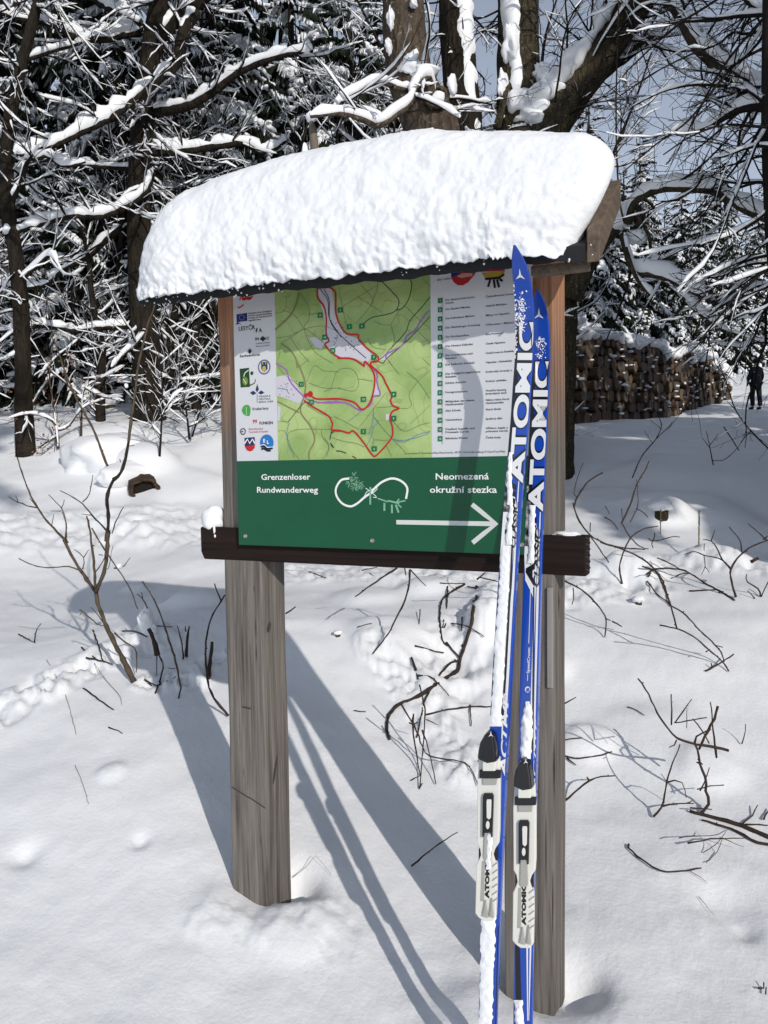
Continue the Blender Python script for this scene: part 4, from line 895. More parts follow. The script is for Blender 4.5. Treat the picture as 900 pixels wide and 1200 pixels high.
BOUGHS = [bough(40+i) for i in range(4)]
def spruce_proto(Ht, Rr, seed, lower=.05, nw=24):
    r = np.random.default_rng(seed); nd = MB(); sn = MB(); tr = MB()
    tr.tube(np.stack([0*np.linspace(0, 1, 8), 0*np.linspace(0, 1, 8), np.linspace(-.5, Ht, 8)], -1), np.linspace(Ht*.012+.04, .01, 8), 8)
    for i in range(nw):
        t = lower+(1-lower)*(i/(nw-1))**.92; z = t*Ht
        for k in range(5 if t < .85 else 4):
            L = Rr*((1-t)**.80)*r.uniform(.72, 1.15)+.12; a = r.uniform(0, 2*PI) if k == 0 else a+2*PI/5+r.normal(0, .25); A = BOUGHS[r.integers(4)]
            ti = r.uniform(-.15, .25)+(.45 if t > .85 else 0)-.28*(1-t); ca, sa = math.cos(a), math.sin(a); ct, st = math.cos(ti), math.sin(ti)
            M = np.array([[ca, -sa, 0], [sa, ca, 0], [0, 0, 1]]) @ np.array([[ct, 0, -st], [0, 1, 0], [st, 0, ct]])*1.0
            fat = min(1.6, .8/ max(L, .3))+.55
            for src, dst in ((A[0], nd), (A[1], sn)):
                V = np.concatenate(src.v)*np.array([L, L*1.0, L]); dst.add((V @ M.T)+np.array([0, 0, z+r.normal(0, .1)]), SPF[id(src)])
    return tr, nd, sn
SPF = {}
for A in BOUGHS:
    for src in A:
        src.f = [np.concatenate([np.asarray(q) for q in src.f if isinstance(q, np.ndarray) and q.shape[1] == k]) if True else None for k in {q.shape[1] for q in src.f if isinstance(q, np.ndarray)}] if all(isinstance(q, np.ndarray) for q in src.f) else src.f
        SPF[id(src)] = src.f
_add = MB.add
def _add2(s, v, f):
    if isinstance(f, list) and f and isinstance(f[0], np.ndarray):
        v = np.asarray(v, float).reshape(-1, 3); s.f.extend([q+s.n for q in f]); s.v.append(v); s.n += len(v)
    elif isinstance(f, list) and f and isinstance(f[0], tuple) and False: pass
    else: _add(s, v, f)
MB.add = _add2
PROTO = []
for (Ht, Rr, sd, lo, nw) in ((13, 2.6, 1, .04, 27), (10, 2.4, 2, .02, 23), (15, 2.9, 3, .08, 28), (5.5, 1.7, 4, .02, 15), (20, 3.0, 5, .52, 16)):
    a, b, c = spruce_proto(Ht, Rr, sd, lo, nw); PROTO.append([a, b, c])
_pobj = {}
def spruce(kind, x, y, rot, sc, label, group):
    z = float(H(np.array([x]), np.array([y]), False)[0])
    o = empty('spruce_tree', (x, y, z)); o.rotation_euler = (0, 0, rot); o.scale = (sc, sc, sc); tag(o, label, 'tree', group)
    if kind not in _pobj:
        _pobj[kind] = [mb.build(n, m) for mb, n, m in zip(PROTO[kind], ('trunk', 'needles', 'snow_cover'), (BARK_D, NEEDLE, SNOWT))]
        for q in _pobj[kind]: q.parent = o
    else:
        for q in _pobj[kind]: c = q.copy(); COL.objects.link(c); c.parent = o
    return o
# (forward distance, sideways, kind, scale, label index)
GL = ['snow-laden spruce in the dark row behind the bare trees left of the board', 'tall spruce with snowy drooping boughs, part of the wood directly behind the board', 'snow-covered spruce behind the log pile on the right', 'distant snowy spruce on the rising ground at the far right', 'spruce at the right side of the clearing, casting shade over the snow', 'spruce in the back row of the wood, seen only between nearer trees']
GG = ['spruces behind the bare trees on the left', 'spruces behind the board', 'spruces behind the log pile', 'distant spruces on the far slope', 'spruces at the right of the clearing', 'spruces in the back row']
rs = random.Random(5)
SPR = []
for (d, l, k, s) in ((14.5, -7.6, 0, .9), (15.5, -5.0, 1, 1.05), (14.6, -3.2, 3, 1.3), (17, -6.3, 2, .9), (16.5, -3.4, 0, 1.0), (13.8, -5.6, 3, .9), (18, -9.2, 2, 1), (13.3, -8.4, 3, 1.1), (18.5, -2.0, 1, 1.2), (20, -4.6, 2, 1)): SPR.append((d, l, k, s, 0))
for (d, l, k, s) in ((17, -.6, 3, 1.6), (19, .9, 1, .80), (21, -1.2, 0, .9), (24, 1.8, 1, .85), (22, .2, 2, .72)): SPR.append((d, l, k, s, 1))
for (d, l, k, s) in ((26, 6.9, 0, .85), (23.5, 4.6, 0, .8), (30, 9.9, 0, .8), (25, 5.4, 1, .92), (28, 7.6, 1, 1.0), (30, 9.3, 1, .90), (34.5, 11.6, 0, .75), (37, 14.2, 1, .95), (26.5, 6.4, 3, 1.2), (31.5, 9.0, 3, 1.4), (34, 11.2, 3, 1.4), (29, 8.2, 3, 1.1), (38, 12.6, 0, .85), (43, 17.5, 1, 1.0), (42, 15.2, 0, .75), (33, 10.2, 0, .72), (24, 3.6, 1, .95), (47, 21, 0, .8)): SPR.append((d, l, k, s, 2))
for i in range(16): SPR.append((rs.uniform(50, 75), -6+i*2.6+rs.uniform(-1, 1), rs.choice([0, 1, 2]), rs.uniform(.7, 1.0), 3))
for i in range(12): SPR.append((48+i*1.1, 19+i*1.35, rs.choice([0, 1, 2]), .95, 3))
for i in range(12): SPR.append((rs.uniform(24, 34), -17+i*1.5+rs.uniform(-.5, .5), rs.choice([0, 1, 2]), rs.uniform(.9, 1.2), 5))
for (d, l, k, s) in ((5.5, 9.2, 0, .9), (8.5, 10.2, 2, .95), (12, 11.0, 0, 1.0), (16, 12.5, 2, 1.0), (2.5, 10.5, 2, .9), (21, 15, 0, 1.0)): SPR.append((d, l, k, s, 4))
for (d, l, k, s) in ((.6, 7.7, 2, 1.1), (3.6, 7.2, 2, .95), (-3, 10.2, 2, 1.1)): SPR.append((d, l, k, s, 4))
for i in range(10): SPR.append((9+i*1.6, -12.5-i*1.5, rs.choice([0, 1, 2]), 1.0, 5))
for i in range(8): SPR.append((6+i*2.2, 17+i*1.6, rs.choice([0, 1, 2]), 1.0, 5))
for (d, l, k, s) in ((-8, 2.6, 4, 1.0), (-12, -.5, 4, 1.05), (-7, -2.5, 4, .9)): SPR.append((d, l, k, s, 5))  # unseen behind the viewpoint, crowns set high to shade only the left wood
ORD = ['first', 'second', 'third', 'fourth', 'fifth', 'sixth', 'seventh', 'eighth', 'ninth', 'tenth', 'eleventh', 'twelfth', 'thirteenth', 'fourteenth', 'fifteenth', 'sixteenth', 'seventeenth', 'eighteenth', 'nineteenth', 'twentieth', 'twenty-first', 'twenty-second', 'twenty-third', 'twenty-fourth', 'twenty-fifth', 'twenty-sixth', 'twenty-seventh', 'twenty-eighth']
WH = {0: 'snow-laden spruce from the left in the dark row behind the bare left trees', 1: 'snowy spruce from the left of those directly behind the board', 2: 'snow-covered spruce from the left behind the log pile', 3: 'distant snowy spruce from the left on the far rising slope', 5: 'spruce from the left in the back row of the wood'}
for d, l, k, s, g in SPR:
    p = dl(d, l); vis = sorted(q[1]/q[0] for q in SPR if q[4] == g and q[0] > 5 and abs(q[1]/q[0]) < .58)
    if g in WH and d > 5 and abs(l/d) < .58: spruce(k, p[0], p[1], rs.uniform(0, 6.28), s, ORD[vis.index(l/d)]+' '+WH[g], GG[g]); continue
    if g in (0, 5): spruce(k, p[0], p[1], rs.uniform(0, 6.28), s, 'spruce standing outside the view beside the clearing', 'spruces outside the view'); continue
    p = dl(d, l); spruce(k, p[0], p[1], rs.uniform(0, 6.28), s, GL[g], GG[g])

def topcrown(t, p, z1, zlo=6.6):  # unseen crowns added for the shade they cast on the wood behind
    """upper stem and crown limbs carried on above the picture"""
    P = np.array([p, [p[0]+.3, p[1]-.2, (p[2]+z1)/2], [p[0], p[1]+.2, z1]]); Q, r = t.trunk(P, [.17, .11, .03], 8, .05, .5)
    ok = [i for i in range(len(Q)-1) if Q[i][2] > zlo]
    for k in range(26):
        i = ok[int(rng.integers(len(ok)))]; a = rng.uniform(0, 2*PI)
        grow(Q[i], norm(np.array([math.cos(a), math.sin(a), .45])), rng.uniform(2.0, 4.2), .045, 2, t.tw, t.sn, .07, .12, 1.0, kids=.8, minr=.012)
# ------------------------------------------------------------------ bare trees with snow on their limbs
C1 = lambda p: T(0, 0, 3.913, p)
C2 = lambda p: T(200, 0, 3.6, p)
C3 = lambda p: T(430, 0, 3.6, p)
C4 = lambda p: T(660, 0, 3.75, p)
C5 = lambda p: T(700, 200, 4.5, p)
C6 = lambda p: T(0, 280, 4.5, p)
def rpx(w, d): return w/2*d/F_PX
def down(P, R, grow_r=1.25):
    b = P[-1].copy(); z = gz(b)-.25
    if b[2] > z: P = np.vstack([P, [b[0], b[1], z]]); R = list(R)+[R[-1]*grow_r]
    return P, R
# left tree
d = 11.0; P = pxp([(205, -60), (186, 10), (178, 60), (170, 110), (165, 180), (163, 260), (166, 340), (172, 420), (174, 482)], d); P, R = down(P, [rpx(q, d) for q in (16, 22, 25, 26, 26, 27, 30, 34, 38)])
t = Tree('beech_tree', (P[-1][0], P[-1][1], gz(P[-1])), 'dark bare beech with many snow-lined limbs, its trunk standing behind the hollow log', m=BARK_D)
Q, r = t.trunk(P, R, 16, .06)
t.limb(pxp(C1([(640, 150), (560, 160), (500, 178), (380, 177), (300, 150), (230, 112), (100, 90), (0, 60), (-80, 50)]), d, -1.2), [rpx(q, d) for q in (9, 8, 8, 8, 7, 6, 5, 4, 3)], .10, kids=9)
t.limb(pxp(C1([(900, 60), (850, 130), (810, 280), (740, 350), (650, 430), (560, 500), (470, 560), (380, 600), (300, 645), (180, 690), (70, 715)]), d-.2, -1.4), [rpx(q, d) for q in (12, 14, 14, 11, 9, 8, 7, 7, 6, 5, 4)], .11, kids=12)
t.limb(pxp([(183, 60), (200, 30), (222, 12), (250, -10)], d, .2), [rpx(q, d) for q in (16, 15, 13, 12)], .12, kids=4)
t.limb(pxp(C2([(-60, 475), (0, 465), (90, 440), (200, 372), (280, 310), (370, 268), (480, 232), (600, 215)]), d, -.9), [rpx(q, d) for q in (12, 11, 10, 9, 8, 7, 5, 3)], .10, kids=10)
t.limb(pxp(C2([(-80, 640), (0, 642), (150, 625), (300, 605), (380, 642), (450, 622), (500, 580)]), d, .5), [rpx(q, d) for q in (10, 9, 8, 7, 6, 5, 3)], .10, kids=9)
t.limb(pxp(C1([(700, 790), (660, 885), (560, 955), (450, 995), (330, 990), (150, 1040), (20, 1080)]), d, -1.5), [rpx(q, d) for q in (8, 8, 8, 7, 6, 5, 3)], .09, kids=9)
t.limb(pxp(C1([(620, 775), (450, 765), (350, 755), (240, 735), (130, 748)]), d, .8), [rpx(q, d) for q in (6, 5, 5, 4, 3)], .07, kids=5)
t.limb(pxp(C6([(680, 462), (520, 470), (420, 484), (300, 470), (200, 458), (100, 478), (-40, 492)]), d-.1, -.8), [rpx(q, d) for q in (6, 6, 6, 5, 5, 4, 3)], .07, kids=9)
t.limb(pxp(C6([(640, -60), (560, 5), (480, 85), (390, 135), (310, 185), (250, 240), (130, 258), (-20, 243)]), d, .6), [rpx(q, d) for q in (7, 7, 6, 6, 6, 5, 4, 3)], .085, kids=9)
t.limb(pxp(C6([(760, 500), (710, 560), (650, 610), (590, 680)]), d-.2, -.5), [rpx(q, d) for q in (5, 5, 4, 2)], .06, kids=3)
t.limb(pxp(C1([(640, 120), (500, 40), (440, 0), (350, -30)]), d, .5), [rpx(q, d) for q in (9, 8, 7, 5)], .12, kids=4)
t.limb(pxp(C1([(700, 690), (780, 680), (900, 680), (980, 690)]), d, .5), [rpx(q, d) for q in (8, 7, 6, 4)], .09, kids=5)
topcrown(t, P[0], 14.5)
side_kids(Q, r, 36, t.tw, t.sn, (.6, 2.2), 2, .028, up=.1, t0=.0); t.finish()
# far-left tree
d = 9.6; P = pxp([(60, -60), (40, 20), (22, 90), (12, 140), (8, 195), (10, 250), (18, 300), (25, 370), (28, 470)], d); P, R = down(P, [rpx(q, d) for q in (10, 12, 13, 15, 16, 17, 17, 18, 20)])
t = Tree('beech_tree', (P[-1][0], P[-1][1], gz(P[-1])), 'slim crooked dark tree nearest the left edge of the clearing', m=BARK_D)
Q, r = t.trunk(P, R, 12, .08)
t.limb(pxp([(20, 175), (38, 187), (55, 183), (75, 195), (100, 190)], d, -.5), [rpx(q, d) for q in (6, 5, 4, 4, 2)], .07, kids=5)
t.limb(pxp([(12, 240), (25, 215), (32, 190), (50, 172)], d, -.2), [rpx(q, d) for q in (6, 6, 5, 3)], .07, kids=3)
t.limb(pxp([(30, 70), (60, 60), (95, 50), (130, 30)], d, 1), [rpx(q, d) for q in (6, 5, 4, 2)], .06, kids=6)
t.limb(pxp([(24, 330), (45, 310), (60, 300), (72, 320)], d, -.4), [rpx(q, d) for q in (5, 4, 4, 2)], .06, kids=4)
topcrown(t, P[0], 13)
side_kids(Q, r, 26, t.tw, t.sn, (.5, 1.6), 2, .026, up=.1, t0=0); t.finish()
# big lichened trunk behind the roof, centre
d = 8.0; P = pxp([(470, -90), (472, 0), (478, 80), (492, 120), (505, 150), (508, 200)], d); R = [rpx(q, d) for q in (46, 48, 52, 58, 62, 64)]; P, R = down(P, R, 1.3)
t = Tree('maple_tree', (P[-1][0], P[-1][1], gz(P[-1])), 'thick brown lichened trunk with a snowy branch collar, behind the middle of the roof', m=BARK_A)
Q, r = t.trunk(P, R, 28, .05, .07)
t.limb(pxp([(507, 118), (502, 92), (492, 96), (485, 106), (480, 122), (458, 139), (441, 147), (422, 139), (394, 133), (364, 137)], d-.32, -.9), [rpx(q, d) for q in (10, 10, 9, 8, 7, 7, 7, 6, 5, 3)], .075, lump=.35, kids=5)
t.limb(pxp([(484, 108), (468, 104), (450, 97), (436, 98), (419, 108), (400, 119), (392, 126)], d-.4, -.7), [rpx(q, d) for q in (7, 6, 6, 5, 5, 4, 3)], .06, lump=.35, kids=3)
topcrown(t, P[0], 14)
# broken collar: a ring of bark with snow inside
c = atz(511, 113, d-.33); ra = .115; th = np.linspace(0, 2*PI, 25); ring = np.array([c+RT*ra*1.0*math.cos(a)+UP*ra*.80*math.sin(a) for a in th]); mb = MB(); mb.tube(ring, .026+.006*np.sin(th*3), 8, False); mb.tube([c+FW*.0, c+FW*.12], [.10, .02], 12); t.limbs.append(mb)
t.patch(*blob(tuple(c+np.array([0, 0, -.02])), (.085, .06, .062), 3, .25, 16, 10)); t.patch(*blob(tuple(atz(500, 84, d-.38)), (.14, .10, .045), 13, .35, 20, 12)); t.patch(*blob(tuple(atz(530, 100, d-.36)), (.045, .07, .10), 14, .35, 18, 12))
for (x, y, a, b, sd) in ((481, 74, .10, .085, 1), (458, 20, .03, .10, 2), (502, 160, .07, .06, 4), (455, 55, .02, .06, 6), (485, 5, .03, .03, 8)): t.patch(*blob(tuple(atz(x, y, d-.255)), (a, .05, b), sd, .8, 20, 14))
side_kids(Q, r, 14, t.tw, t.sn, (.6, 1.8), 2, .03, snowy=.6, up=.1, t0=0); t.finish()
TOPS = []
# second trunk, its front plastered with snow
d = 9.2; P = pxp([(530, -90), (533, 0), (538, 80), (546, 165), (550, 210)], d); P, R = down(P, [rpx(q, d) for q in (36, 38, 40, 42, 43)])
t = Tree('maple_tree', (P[-1][0], P[-1][1], gz(P[-1])), 'dark trunk plastered with a wide strip of snow, between the two thick trunks', m=BARK_D)
Q, r = t.trunk(P, R, 22, .06, .08)
mb = t.sn
def plaster(mb, P, w, dep, off, side=0.0, seed=0):
    """driven snow stuck to the windward side of a stem: ragged strip facing the viewer's side"""
    Q, ww = resamp(P, w, .05); n = len(Q); K = 9; V = []
    for i in range(n):
        for k in range(K):
            a = k/(K-1)*2-1; e = 1+.55*float(vnoise(i*.33+(0 if a < 0 else 40), 2, seed))+.35*float(vnoise(i*.9+(0 if a < 0 else 70), 5, seed)); g = max(0, 1-a*a)**.5
            V.append(Q[i]+RT*(a*ww[i]*e+side)-FW*(off*(1-.35*a*a)+dep*g*(.8+.6*float(vnoise(i*.3, a*2, seed+3))))+FW*(.02 if abs(a) == 1 else 0))
    mb.add(V, [(i*K+k, i*K+k+1, (i+1)*K+k+1, (i+1)*K+k) for i in range(n-1) for k in range(K-1)])
plaster(mb, pxp([(536, -60), (539, 0), (543, 80), (550, 165)], d), [rpx(q*1.6, d) for q in (17, 18, 16, 14)], .04, .17, seed=3)
side_kids(Q, r, 14, t.tw, t.sn, (.6, 1.8), 2, .03, snowy=.6, up=.1, t0=0); t.finish()
# forked tree at the right: upright stem, thick leaning limb, snow in the fork; its foot stands beside the right post
b0, dd0 = hit(655, 556); d = dd0; 
P = pxp([(606, -110), (607, 0), (608, 80), (612, 150), (634, 230), (652, 330), (653, 420), (653, 520)], d); P, R = down(P, [rpx(q, d) for q in (46, 48, 50, 54, 58, 48, 42, 38)], 1.05)
t = Tree('maple_tree', (P[-1][0], P[-1][1], gz(P[-1])), 'forked tree behind the right roof end with deep snow in its crotch', m=BARK_M)
Q, r = t.trunk(P, R, 24, .06, .08)
PD2 = pxp([(628, 215), (640, 160), (665, 118), (700, 68), (735, 20), (765, -30), (800, -90)], d-.1, -.4); t.limb(PD2, [rpx(q, d) for q in (50, 46, 42, 40, 38, 34, 28)], 0, 20, amp=.05)
snowcap(t.sn, *resamp(pxp([(622, 128), (645, 122), (668, 96), (700, 50), (722, 15), (752, -30)], d-.25, -.4), [rpx(q, d) for q in (34, 32, 30, 28, 28, 24)], .06), .15, 12, lump=.6)
plaster(t.sn, pxp([(596, -60), (597, 0), (599, 40), (601, 90), (606, 130), (612, 160)], d), [rpx(q*1.5, d) for q in (11, 14, 16, 12, 18, 24)], .06, .22, seed=8)
for (x, y, a, b, sd, o) in ((610, 118, .17, .15, 5, .2), (640, 112, .20, .14, 7, .22), (625, 140, .18, .12, 9, .24), (600, 50, .10, .22, 12, .2), (590, 106, .05, .16, 17, .3), (622, 128, .26, .20, 51, .16), (652, 100, .22, .17, 52, .22), (676, 72, .17, .15, 53, .26), (636, 88, .10, .12, 54, .2)): t.patch(*blob(tuple(atz(x, y, d-o)), (a, .16, b), sd, .5, 26, 18))
t.limb(pxp([(582, 150), (588, 128), (592, 108), (598, 98)], d-.35), [rpx(q, d) for q in (9, 8, 7, 3)], .05, kids=0)
t.limb(pxp([(745, 5), (765, -8), (786, 2), (800, 22), (815, 50), (840, 75), (865, 92), (900, 112), (950, 135)], d-.7, -1.6), [rpx(q, d) for q in (16, 14, 13, 13, 13, 13, 14, 14, 13)], .10, lump=.25, kids=5, snowy=.3)
t.limb(pxp(C4([(140, 360), (200, 320), (270, 250), (330, 200), (390, 160), (430, 165)]), d, -.4), [rpx(q, d) for q in (8, 8, 7, 6, 5, 3)], .09, kids=4)
t.limb(pxp([(676, 88), (690, 50), (700, 20), (715, -30)], d, 1), [rpx(q, d) for q in (10, 9, 8, 6)], .08, kids=5)
# low mossy limb hidden by the board, coming out at its right
t.limb(pxp([(668, 350), (690, 300), (706, 278), (722, 262), (740, 248), (752, 262)], d-.2, -.8), [rpx(q, d) for q in (28, 26, 24, 20, 17, 10)], 0, 14)
t.patch(*blob(tuple(atz(724, 253, d-.9)), (.19, .15, .14), 22, .45, 26, 18)); t.patch(*blob(tuple(atz(746, 278, d-1.0)), (.13, .10, .07), 23, .4, 22, 14))
t.limb(pxp([(736, 262), (742, 240), (755, 229), (775, 222), (800, 221), (835, 224), (858, 237), (880, 250), (905, 258)], d-1.0, -1.0), [rpx(q, d-1) for q in (10, 9, 8, 8, 8, 8, 8, 7, 6)], .10, lump=.3, kids=6, snowy=.35)
t.limb(pxp([(730, 275), (736, 300), (743, 318), (770, 323), (795, 333), (812, 342), (824, 348)], d-1.0, -.6), [rpx(q, d-1) for q in (9, 8, 7, 7, 6, 5, 3)], .12, lump=.25, kids=5, snowy=.35)
t.limb(pxp([(760, 300), (775, 318), (800, 348), (825, 372), (853, 390)], d-1.1, -.5), [rpx(q, d-1) for q in (6, 6, 5, 5, 3)], .085, lump=.3, kids=4, snowy=.35)
t.limb(pxp([(745, 250), (760, 275), (765, 300), (790, 330), (830, 350), (850, 385), (870, 430)], d-1.2, .4), [rpx(q, d-1) for q in (5, 4, 4, 3, 3, 2, 2)], 0, kids=7, snowy=.2)
t.limb(pxp([(733, 290), (742, 318), (752, 335), (764, 348)], d-1.3), [rpx(q, d-1) for q in (5, 5, 4, 2)], .07, kids=1)
t.limb(pxp([(726, -30), (724, 40), (722, 120), (723, 190), (727, 240), (732, 262)], d-1.2), [.007, .008, .009, .010, .011, .012], 0, 6, amp=0, kids=4, snowy=0, lvl=0, L=(.2, .5))
plaster(t.sn, pxp([(655, 150), (662, 132)], d-.2), [.10, .05], .05, .10, seed=18)
side_kids(Q, r, 12, t.tw, t.sn, (.6, 1.6), 2, .03, snowy=.5, up=.1, t0=0)
Q2, r2 = resamp(PD2, [.15]*7, .2); side_kids(Q2, r2, 18, t.tw, t.sn, (.8, 2.4), 2, .03, snowy=.35, up=-.1, t0=.2); t.finish()
# tree at the right edge of the view whose branches hang across the sky
d = 6.6; P = pxp([(905, -150), (902, 0), (900, 120), (903, 240), (911, 350), (925, 470)], d); P, R = down(P, [rpx(q, d) for q in (14, 15, 15, 15, 16, 17)])
t = Tree('beech_tree', (P[-1][0], P[-1][1], gz(P[-1])), 'slender dark beech at the right edge, its long twiggy branches crossing the sky', m=TWIGD)
Q, r = t.trunk(P, R, 12, .05)
t.limb(pxp(C4([(950, 480), (900, 466), (850, 466), (780, 480), (720, 510), (640, 560), (560, 580), (450, 585)]), d, .9), [rpx(q, d) for q in (14, 13, 12, 10, 8, 6, 4, 3)], .085, lump=.3, kids=8, snowy=.4, up=-.05)
t.limb(pxp(C4([(930, 60), (860, 65), (760, 72), (640, 88), (520, 95), (400, 118), (330, 120)]), d, 1.2), [rpx(q, d) for q in (7, 6, 5, 5, 4, 3, 2)], .03, kids=9, snowy=.3, up=-.05)
for pl, w0 in (([(930, 655), (860, 640), (780, 660), (700, 690), (660, 695)], 5), ([(930, 680), (850, 690), (760, 720), (650, 745)], 4), ([(930, 810), (860, 800), (760, 805), (690, 790), (640, 770)], 5), ([(900, 400), (800, 400), (720, 420), (640, 440), (560, 470)], 5), ([(920, 380), (760, 380), (600, 372), (500, 385), (420, 410), (300, 470)], 5),
                ([(880, 440), (800, 385), (720, 340), (640, 315), (540, 310)], 7), ([(930, 560), (830, 555), (700, 550), (560, 600), (440, 680)], 4), ([(900, 130), (800, 150), (740, 140), (690, 190), (560, 240), (400, 320), (250, 420)], 4), ([(900, 200), (760, 280), (640, 420), (540, 540), (400, 640), (260, 760)], 4), ([(900, 60), (860, 40), (800, 0), (760, -60)], 12)):
    t.limb(pxp(C4(pl), d+rng.uniform(-.3, .6), rng.uniform(-.3, 1.4)), np.linspace(rpx(w0, d), rpx(1.5, d), len(pl)), .024 if w0 > 4 else 0, 7, kids=7, snowy=.22, up=-.1, lvl=1, L=(.3, 1.0), minr=.003)
for pl, w0, h in (([(930, 960), (870, 975), (760, 1010)], 0, 0), ([(930, 905), (840, 905), (760, 930), (650, 920)], 6, .06), ([(930, 700), (850, 745), (760, 760), (700, 800)], 4, .03), ([(930, 510), (870, 530), (780, 590), (690, 650), (630, 690)], 4, .05), ([(930, 590), (840, 610), (760, 650), (640, 720), (560, 800)], 4, .03), ([(930, 440), (800, 470), (700, 530), (560, 560), (430, 540)], 5, .02), ([(930, 480), (780, 500), (640, 560), (480, 560)], 4, .02), ([(930, 280), (860, 240), (780, 130), (640, 60), (560, 20)], 3, 0), ([(560, 20), (520, 90), (430, 150), (330, 170), (240, 240)], 3, 0)):
    if w0: t.limb(pxp(C5(pl), d+rng.uniform(-.2, .8), rng.uniform(0, 1.2)), np.linspace(rpx(w0, d), rpx(1.5, d), len(pl)), h*.7, 7, kids=6, snowy=.22, up=-.05, lvl=1, L=(.3, .9), minr=.003)
nq = int(len(Q)*.62); side_kids(Q[:nq], r[:nq], 22, t.tw, t.sn, (.8, 2.0), 2, .03, snowy=.3, up=.0, t0=0); t.finish()
# small broken stem behind the roof
P = pxp([(364, 138), (366, 150), (369, 175), (373, 205), (374, 240)], 7.0); P, R = down(P, [rpx(q, 7) for q in (4, 9, 10, 11, 12)], 1.1)
t = Tree('broken_stem', (P[-1][0], P[-1][1], gz(P[-1])), 'pale snapped-off stem with a cap of snow behind the roof', 'dead tree', m=mat('dead_wood', (.12, .10, .08), .85, var=(9, (.20, .17, .13), .4, .7, (1, 1, .1)))); t.trunk(P, R, 10, .06)
t.patch(*blob(tuple(atz(365, 137, 6.98)), (.05, .05, .045), 31, .3, 14, 10)); t.patch(*blob(tuple(atz(358, 178, 6.9)), (.03, .04, .07), 33, .4, 14, 10)); t.finish()
# young bare trees filling the wood behind the clearing
YT = [(12.5, 600, 6.5, 'bare tree seen between the forked tree stem and its neighbour'), (12.5, 640, 6.8, 'bare tree whose twigs fill the sky under the leaning stem'), (13, 500, 6.5, 'bare tree hidden behind the thick lichened trunk'), (10.8, 118, 2.6, 'young snow-dusted tree between the two left trunks'), (12.2, 232, 4.0, 'young twiggy tree behind the left end of the roof'), (11.8, 300, 3.8, 'young tree whose snowy twigs show above the left half of the roof'), (12.8, 410, 4.4, 'dark young tree behind the snapped stem and left of the thick trunk'), (11.2, 342, 3.6, 'small tree with a tangle of snowy twigs just left of the snapped stem'),
      (13.5, 62, 3.6, 'young tree with drooping snowy twigs behind the slim left-edge tree'), (15, 566, 5.0, 'bare tree seen in the gap between the plastered trunk and the forked tree'), (12.6, 208, 3.5, 'slim tree close behind the main left trunk'), (12.5, 448, 5.5, 'dark stem just left of the thick lichened trunk'), (13.5, 270, 4.8, 'tall young tree, its crown above the middle of the left roof half'), (14, 150, 4.5, 'young tree hidden behind the main left trunk, only its upper twigs showing'), (15.5, 628, 6, 'bare tree behind the thick leaning stem on the right'), (12, -12, 4.0, 'bare tree cut by the left edge of the view')]
for d, px, ht, lab in YT:
    b = CAM+ray(px, 480)*d; z0 = gz(b); t = Tree('young_tree', (b[0], b[1], z0), lab, m=BARK_D)
    n = 9; P = [np.array([b[0], b[1], z0-.2])]; dr = np.array([rng.normal(0, .08), rng.normal(0, .08), 1.0])
    for i in range(n): dr = norm(dr+rng.normal(0, .09, 3)*[1, 1, .3]); P.append(P[-1]+dr*(ht+1.2)/n)
    Q, r = t.trunk(np.array(P), np.linspace(.055+.008*ht, .012, n+1), 9, .05, .2); side_kids(Q, r, int(16+ht*3.5), t.tw, t.sn, (.6, 2.0), 2, .024, snowy=.85, up=.12, t0=.05, kids=.8); t.finish()

# a tall beech added unseen on the left, its crown there to shade the wood
p = dl(6.2, -5.2); zb = gz(p); t = Tree('beech_tree', (p[0], p[1], zb), 'unseen beech added outside the left of the view, its high crown shading the wood', m=BARK_D); topcrown(t, np.array([p[0], p[1], zb-.2]), 14, 5.5); t.finish()

# ------------------------------------------------------------------ log pile
LOGB = mat('log_bark', (.06, .042, .03), .85, .15, var=(8, (.12, .085, .06), .4, .7)); 
LOGE = [mat('log_end_'+n, c, .8, .2, var=(14, tuple(q*.55 for q in c), .4, .75)) for n, c in (('brown', (.105, .076, .053)), ('grey', (.09, .078, .066)), ('ochre', (.145, .098, .062)), ('russet', (.11, .066, .045)))]
lp, _ = hit(672, 497.5); A = np.array(dl(20, (672-450)/F_PX*20)); Bp = np.array(dl(31.5, (856-450)/F_PX*31.5)); fd = (Bp-A)/np.linalg.norm(Bp-A); FL = np.linalg.norm(Bp-A)
nrm = np.array([fd[1], -fd[0]]); 
if nrm@(CAM[:2]-A) < 0: nrm = -nrm
PILE = Thing('log_pile', (*A, float(H(A[:1], A[1:])[0])), 'long stack of round cut logs under a snow blanket beside the clearing', 'log pile')
def log_mesh(k, seed):
    r = np.random.default_rng(seed); bm = bmesh.new(); n = 12; R = 1+r.uniform(-.10, .10, n); rings = []
    for d in (0, 1):
        rings.append([bm.verts.new((R[i]*math.cos(i*2*PI/n), R[i]*math.sin(i*2*PI/n), -d)) for i in range(n)])
    f = bm.faces.new(rings[0]); f.material_index = 1; f = bm.faces.new(rings[1][::-1]); f.material_index = 1
    for i in range(n): f = bm.faces.new((rings[0][i], rings[1][i], rings[1][(i+1) % n], rings[0][(i+1) % n])); f.smooth = True
    bmesh.ops.recalc_face_normals(bm, faces=bm.faces); me = bpy.data.meshes.new('log'); bm.to_mesh(me); bm.free(); me.materials.append(LOGB); me.materials.append(LOGE[k]); return me
LM = [log_mesh(k % 4, 60+k) for k in range(8)]
rl = random.Random(3); XR = Matrix(((fd[0], 0, nrm[0]), (fd[1], 0, nrm[1]), (0, 1, 0)))   # columns: along the face, up, out of the face
sp = .345; tops = {}; cnt = 0
